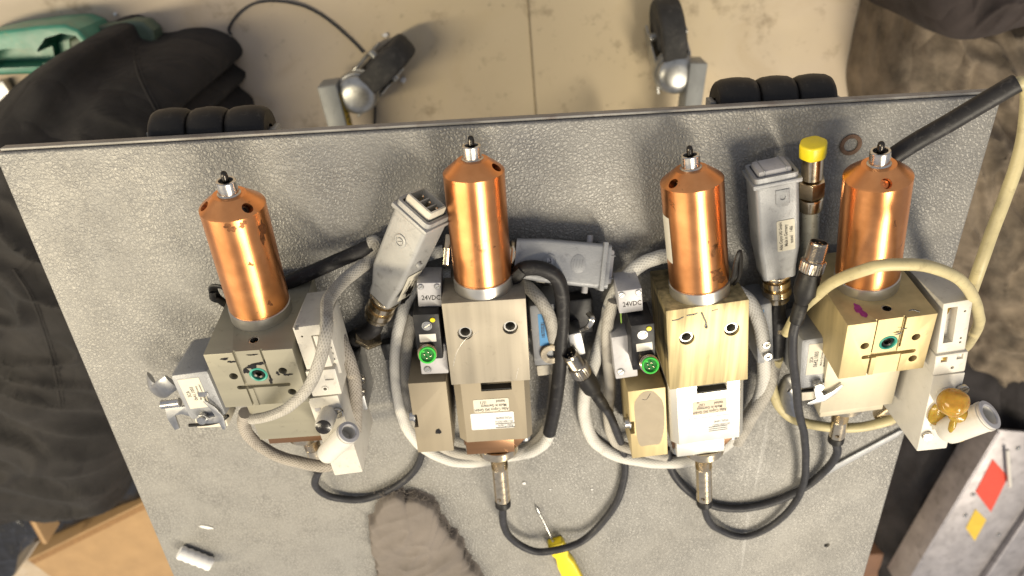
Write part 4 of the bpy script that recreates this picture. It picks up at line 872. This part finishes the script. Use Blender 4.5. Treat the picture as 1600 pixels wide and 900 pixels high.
# grey one standing next to the third gun
p0, p1 = at(1212, 424, 24), at(1205, 262, 26)
MH = frame(p0, p1, roll=-2)
hd3 = hood(g3, MH, 30, 27, (p1-p0).length, M_hood, .80, pins=False, eyelet=False)
bs = mk('screw_boss', tr(prism([(-4.8, -5), (-3, -7), (3, -7), (4.8, -5), (4.8, 6), (-4.8, 6)], 0, .9, .4), Matrix.Identity(4)), M_hood, hd3, MH @ T(3, (p1-p0).length*.80, 13.3))
cut(bs, [tr(vcyl(2.0, 0, 0, -2, 3, 20), MH @ T(3, (p1-p0).length*.80, 13.3))]); slotscrew(hd3, MH @ T(3, (p1-p0).length*.80, 13.0), 1.8, .6, M_needle)
lab(hd3, MH @ T(4.5, (p1-p0).length*.44, 13.55), 12.5, 25, M_paper, [('Atlas Copco IAS GmbH', -3.6, 0, .95), ('Made in Germany', 0, 0, 1), ('tested    1486', 3.8, 0, 1)], 3.0, rot=90, sx=.74)
gland(g3, MH, -.2, .9)
pe = MH @ Vector((0, -23, 0))
mk('hood_lead', tube([pe, at(1212, 486, 26), at(1212, 520, 26), at(1210, 553, 26)], 7.2, 18), M_sleeve, g3)
mk('braided_lead', tube([at(1210, 550, 26), at(1207, 575, 25), at(1195, 612, 22), at(1172, 650, 14), at(1150, 690, 10)], 6.6, 20, braid=.10), M_brd, g3)
# ------------------------------------------------------------------ capped fitting standing between hood and last gun
cf = empty('capped_fitting', at(1270, 330, 0), 'nickel hose fitting with a yellow cap lying beside the grey hood', 'fitting')
p0, p1 = at(1262, 415, 10), at(1271, 222, 30); MF = frame(p0, p1); L = (p1-p0).length
mk('tube', cyl(6.8, 0, L*.52, .4), plain('clear_grey_tube', (.32, .31, .26), .3, .3, .2, 100, dirt=.3), cf, MF)
mk('sleeve', lathe([(0, 0), (8.2, 0), (8.4, .4), (8.4, 9), (7.6, 10), (0, 10)], 36), M_nickel, cf, MF @ T(0, L*.50, 0))
hx = [(9.6*math.cos(k*math.pi/3), 9.6*math.sin(k*math.pi/3)) for k in range(6)]
mk('hex_nut', tr(prism(hx, 0, 13, .8), MF.to_3x3().to_4x4() @ T(0, L*.61, 0) @ RX(-90) @ RZ(14)), M_nickel, cf, T(*MF.translation))
mk('barrel', cyl(7.2, L*.74, L*.93, .5), M_nickel, cf, MF)
hx = [((8.9 + .35*math.cos(k*math.pi/2))*math.cos(k*math.pi/12), (8.9 + .35*math.cos(k*math.pi/2))*math.sin(k*math.pi/12)) for k in range(24)]
mk('yellow_cap', tr(prism(hx, 0, 11, 1.4, 3), MF.to_3x3().to_4x4() @ T(0, L*.90, 0) @ RX(-90)), M_yel, cf, T(*MF.translation))
# ------------------------------------------------------------------ round plugs and thin sensor cables
m12(g2, at(889, 552, 40), at(945, 637, 22), 1.0)
q_ = at(945, 637, 22)
mk('sensor_cable', tube([q_, at(956, 655, 17), at(972, 700, 8), at(976, 742, 5), at(960, 790, 5), at(920, 838, 8), at(880, 858, 17), at(838, 862, 14), at(805, 845, 16), at(788, 822, 30), e2], 3.5, 14), M_cable, g2)
m12(g3, at(1280, 378, 78), at(1243, 505, 82), 1.0)
mk('sensor_cable', tube([at(1243.5, 503, 82), at(1239, 530, 82), at(1240, 580, 74), at(1250, 650, 48), at(1259, 710, 20), at(1250, 770, 9), at(1215, 815, 6), at(1165, 838, 5), at(1125, 828, 10), at(1106, 812, 28), e3], 3.3, 14), M_cable, g3)
mk('sensor_cable', tube([e1, at(492, 757, 18), at(520, 776, 6), at(565, 780, 5), at(610, 765, 5), at(645, 738, 5), at(660, 705, 5), at(672, 660, 6)], 3.3, 14), M_cable, g1)
mk('sensor_cable', tube([e4, at(1308, 708, 22), at(1290, 735, 8), at(1250, 765, 5), at(1190, 790, 5), at(1130, 794, 5), at(1085, 775, 5), at(1052, 742, 5), at(1040, 700, 6)], 3.6, 14), M_cable, g4)
# ------------------------------------------------------------------ heavy braided leads
# far left gun
mk('lead_sleeve', tube([at(430, 455, 22), at(450, 441, 22), at(490, 424, 18), at(535, 404, 14), at(570, 388, 12), at(582, 383, 12)], 5.6, 16), M_sleeve, g1)
mk('sleeve_tail', tube([at(354, 475, 30), at(338, 462, 34), at(333, 448, 36), at(345, 447, 38), at(352, 452, 38)], 3.2, 10, flat=.45), M_rubber, g1)
mk('sleeve_tail', tube([at(360, 480, 30), at(345, 470, 36), at(334, 466, 38), at(332, 456, 38)], 2.6, 10, flat=.45), M_rubber, g1)
mk('braided_lead', tube([at(575, 380, 14), at(585, 378, 14), at(580, 402, 14), at(560, 420, 22), at(530, 445, 40), at(513, 472, 70), at(511, 510, 100), at(500, 560, 112), at(480, 605, 112), at(450, 636, 105), at(420, 650, 92), at(395, 655, 78)], 4.9, 20, flat=.75, braid=.12), M_brd, g1)
mk('braided_lead', tube([at(382, 645, 60), at(381, 665, 50), at(398, 690, 40), at(430, 710, 42), at(470, 722, 50), at(505, 728, 60), at(535, 722, 62), at(549, 704, 60), at(556, 660, 60), at(555, 600, 62), at(545, 560, 62), at(528, 520, 50), at(515, 490, 30)], 4.8, 20, braid=.10), M_brb, g1)
for y_ in (592, 612): bolt(g1, T(*at(561, y_, 40)) @ RY(60), 3.6, 4)
qbox('rear_bracket', ((548, 575), (564, 572), (568, 640), (552, 645)), 38, 36, M_zinc, g1, 1.5)
# second gun
mk('lead_sleeve', tube([at(800, 440, 34), at(808, 428, 36), at(822, 420, 38), at(848, 421, 40), at(870, 434, 40), at(878, 460, 38), at(879, 500, 36), at(875, 570, 34), at(868, 625, 28), at(858, 676, 20)], 5.6, 18), M_sleeve, g2)
mk('braided_lead', tube([at(860, 668, 20), at(852, 690, 17), at(830, 706, 12), at(790, 714, 9), at(740, 722, 7), at(700, 718, 7), at(662, 700, 7), at(636, 668, 8), at(622, 625, 9), at(617, 575, 10), at(620, 525, 12), at(632, 478, 14), at(650, 447, 16), at(676, 433, 18), at(705, 430, 18)], 5.0, 20, braid=.10), M_brw, g2)
mk('braided_lead', tube([at(800, 436, 20), at(822, 448, 28), at(845, 472, 40), at(862, 505, 38), at(866, 560, 24), at(864, 620, 12), at(852, 672, 8), at(825, 700, 8), at(770, 712, 16), at(710, 706, 15), at(668, 682, 15), at(644, 645, 15), at(635, 600, 15), at(636, 540, 14), at(648, 490, 14)], 4.8, 20, braid=.10), M_brd, g2)
mk('sleeve_tail', tube([at(796, 437, 40), at(806, 432, 42), at(815, 424, 42)], 4.2, 10, flat=.5), M_rubber, g2)
qbox('cable_clip', ((596, 540), (612, 536), (614, 560), (600, 566)), 12, 10, M_blackpl, g2, 1.5)
mk('paper_flag', tube(pts([(650, 404, 14), (672, 398, 16), (696, 391, 20)]), 4.6, 12, flat=.5), M_brw, g2)
# third gun
mk('braided_lead', tube([at(1055, 398, 16), at(1030, 402, 18), at(1000, 414, 20), at(975, 436, 22), at(955, 468, 22), at(945, 510, 20), at(930, 560, 16), at(915, 605, 12), at(912, 645, 9), at(925, 685, 7), at(955, 708, 6), at(1000, 720, 6), at(1060, 722, 6), at(1120, 705, 8), at(1165, 660, 12), at(1190, 610, 22), at(1194, 560, 30), at(1187, 510, 36), at(1172, 474, 36), at(1150, 455, 30)], 5.4, 20, braid=.10), M_brw, g3)
mk('braided_lead', tube([at(958, 470, 34), at(950, 500, 34), at(948, 540, 28), at(952, 600, 14), at(950, 650, 9), at(962, 690, 8), at(1000, 704, 16), at(1040, 712, 14)], 4.6, 20, braid=.10), M_brd, g3)
mk('sleeve_tail', tube([at(1138, 446, 44), at(1146, 432, 48), at(1150, 408, 52), at(1155, 394, 52), at(1157, 410, 50), at(1155, 432, 46), at(1146, 444, 42)], 1.9, 10, flat=.6), M_rubber, g3)
mk('sleeve_tail', tube([at(1140, 440, 44), at(1152, 428, 46), at(1154, 405, 50)], 1.6, 10, flat=.6), M_sleeve, g3)
# far right gun: black sleeve out to the right, beige hose coming back
mk('lead_sleeve', tube([at(1395, 246, 40), at(1420, 230, 42), at(1500, 182, 48), at(1575, 138, 54), at(1590, 130, 55)], 6.2, 18), M_sleeve, g4)
mk('beige_hose', tube([at(1580, 136, 54), at(1598, 130, 55), at(1606, 150, 55), at(1600, 200, 56), at(1582, 270, 60), at(1556, 350, 66), at(1530, 420, 72), at(1512, 470, 60), at(1500, 510, 40)], 4.2, 16), M_beige, g4)
mk('beige_hose', tube([at(1228, 520, 40), at(1250, 486, 60), at(1300, 442, 96), at(1350, 422, 118), at(1400, 413, 122), at(1450, 415, 118), at(1495, 435, 104), at(1522, 470, 84), at(1528, 505, 60), at(1515, 535, 36), at(1500, 550, 20)], 3.8, 16), M_beige, g4)
mk('beige_hose', tube([at(1216, 560, 30), at(1206, 595, 22), at(1214, 630, 16), at(1240, 655, 16), at(1290, 667, 24), at(1340, 668, 28), at(1385, 658, 28), at(1415, 640, 24)], 4.2, 16), M_beige, g4)
mk('hose_end', cyl(6.5, 0, 24, .8), M_nickel, g4, frame(at(1372, 652, 18), at(1402, 632, 24)))
qbox('hose_clamp', ((1382, 655), (1400, 650), (1404, 664), (1386, 670)), 14, 12, M_nickel, g4, 1.2)
mk('fallen_lever', tr(prism([(-44, -3), (30, -2), (40, 1), (36, 4), (-40, 4)], 0, 2, .6), RZ(36)), M_hood, g4, T(*at(1350, 705, 1)))

# ------------------------------------------------------------------ small things on the table
# rag
rg = heap('rag', [(583, 806), (594, 786), (603, 768), (622, 764), (634, 772), (656, 772), (680, 786), (690, 806), (700, 822), (716, 838), (728, 862), (742, 884), (760, 912), (780, 960), (600, 960), (590, 900), (588, 868), (578, 836)], 3.0, 15, M_rag, 'dirty grey cloth rag with frayed edge at the front of the table', 'rag', 9, .0125, 15, zf=.4, nr=70, na=300, p=5, rough=4, dirn=-1.0, cen=(660, 880))
fr = bmesh.new(); rnd = random.Random(5)
edge = spline([at(x, y, 5) for x, y in [(590, 776), (612, 765), (640, 769), (664, 779), (682, 793), (690, 813), (706, 831), (722, 859), (738, 885), (750, 912)]], 40)
for i in range(260):
    p = edge[rnd.randrange(len(edge))] + Vector((rnd.uniform(-3, 2), rnd.uniform(-3, 2), rnd.uniform(-1, 5)))
    a_ = rnd.uniform(0, 6.3); d1 = Vector((math.cos(a_), math.sin(a_), rnd.uniform(-.2, .6)))*rnd.uniform(2.5, 7); d2 = d1 + Vector((rnd.uniform(-2, 2), rnd.uniform(-2, 2), rnd.uniform(-1, 1)))
    fr = join(fr, tube([p, p+d1*.6, p+d2], .25, 4, 3))
frm = mk('frayed_threads', fr, M_rag, rg); frm['kind'] = 'stuff'
# yellow handled pick
pk = empty('pick', at(900, 860, 0), 'small pick with yellow plastic handle lying under the black cable', 'pick')
a, b = at(867, 845, 5), at(912, 935, 5); Mk2 = frame(a, b)
hl = (b-a).length
mk('handle', prism([(-8, 1), (-6.5, -1), (6.5, -1), (8, 1), (8.5, 16), (6.5, 21), (7.5, 27), (9, 34), (9.5, 60), (8.5, hl+20), (-8.5, hl+20), (-9.5, 60), (-9, 34), (-7.5, 27), (-6.5, 21), (-8.5, 16)], -4.6, 5, 2.4, 4), M_yel, pk, Mk2)
mk('shaft', tube([Mk2 @ Vector((1.5, 6, 2)), at(850, 816, 3.6), at(843, 803, 3)], 1.15, 10, 4), M_steel, pk)
mk('point', lathe([(0, 0), (1.2, 0), (2.0, 2), (1.8, 5), (.7, 9), (0, 11.5)], 14), M_steel, pk, frame(at(843, 803, 3), at(835, 785, 2.4)))
# foam plug, paper scrap
a, b = at(279, 862, 7), at(331, 882, 7); Lp = (b-a).length
pr_ = [(0, 0), (4.6, 0), (6.4, 1)]
for k in range(5): pr_ += [(6.2, Lp*(k+.15)/5), (6.9, Lp*(k+.5)/5), (6.1, Lp*(k+.98)/5)]
pr_ += [(5.2, Lp), (0, Lp)]
ep = mk('foam_plug', lathe(pr_, 30), M_foam, None, frame(a, b), 60); tag(ep, 'white ribbed foam plug lying near the left table edge', 'plug')
ps = mk('paper_scrap', prism([(-6.5, 2.4), (-3, 3), (1, 1.8), (7, -1.2), (6.6, -2.8), (1, -2.6), (-4, -.4)], .2, .9, .15), M_paperw, None, T(*at(322, 823, 0)) ); tag(ps, 'tiny white paper scrap above the foam plug', 'scrap')
for i, (x, y, r) in enumerate([(819, 754, 1.6), (860, 764, .9), (925, 764, .9)]):
    cr = mk('crumb', prism(blob(0, 0, r*1.2, r, 10, .25, i), .1, r*.9, .2), M_foam, None, T(*at(x, y, 0))); tag(cr, ['largest white crumb beside the threaded stem of the second valve', 'tiny white crumb left of the rust smear', 'tiny white crumb right of the rust smear'][i], 'crumb')
# rusty ring left on the table by the last gun
rr_ = mk('washer', tr(lathe([(5.0, 0), (7.8, 0), (7.8, .9), (5.0, .9), (5.0, 0)], 36), RX(90)), plain('rust', (.15, .09, .06), .2, .8, .4, 200, .3, 600), None, T(*at(1329, 226, .2))); tag(rr_, 'rusty brown washer lying behind the far right copper nose', 'washer')
print('objects', len(bpy.data.objects))
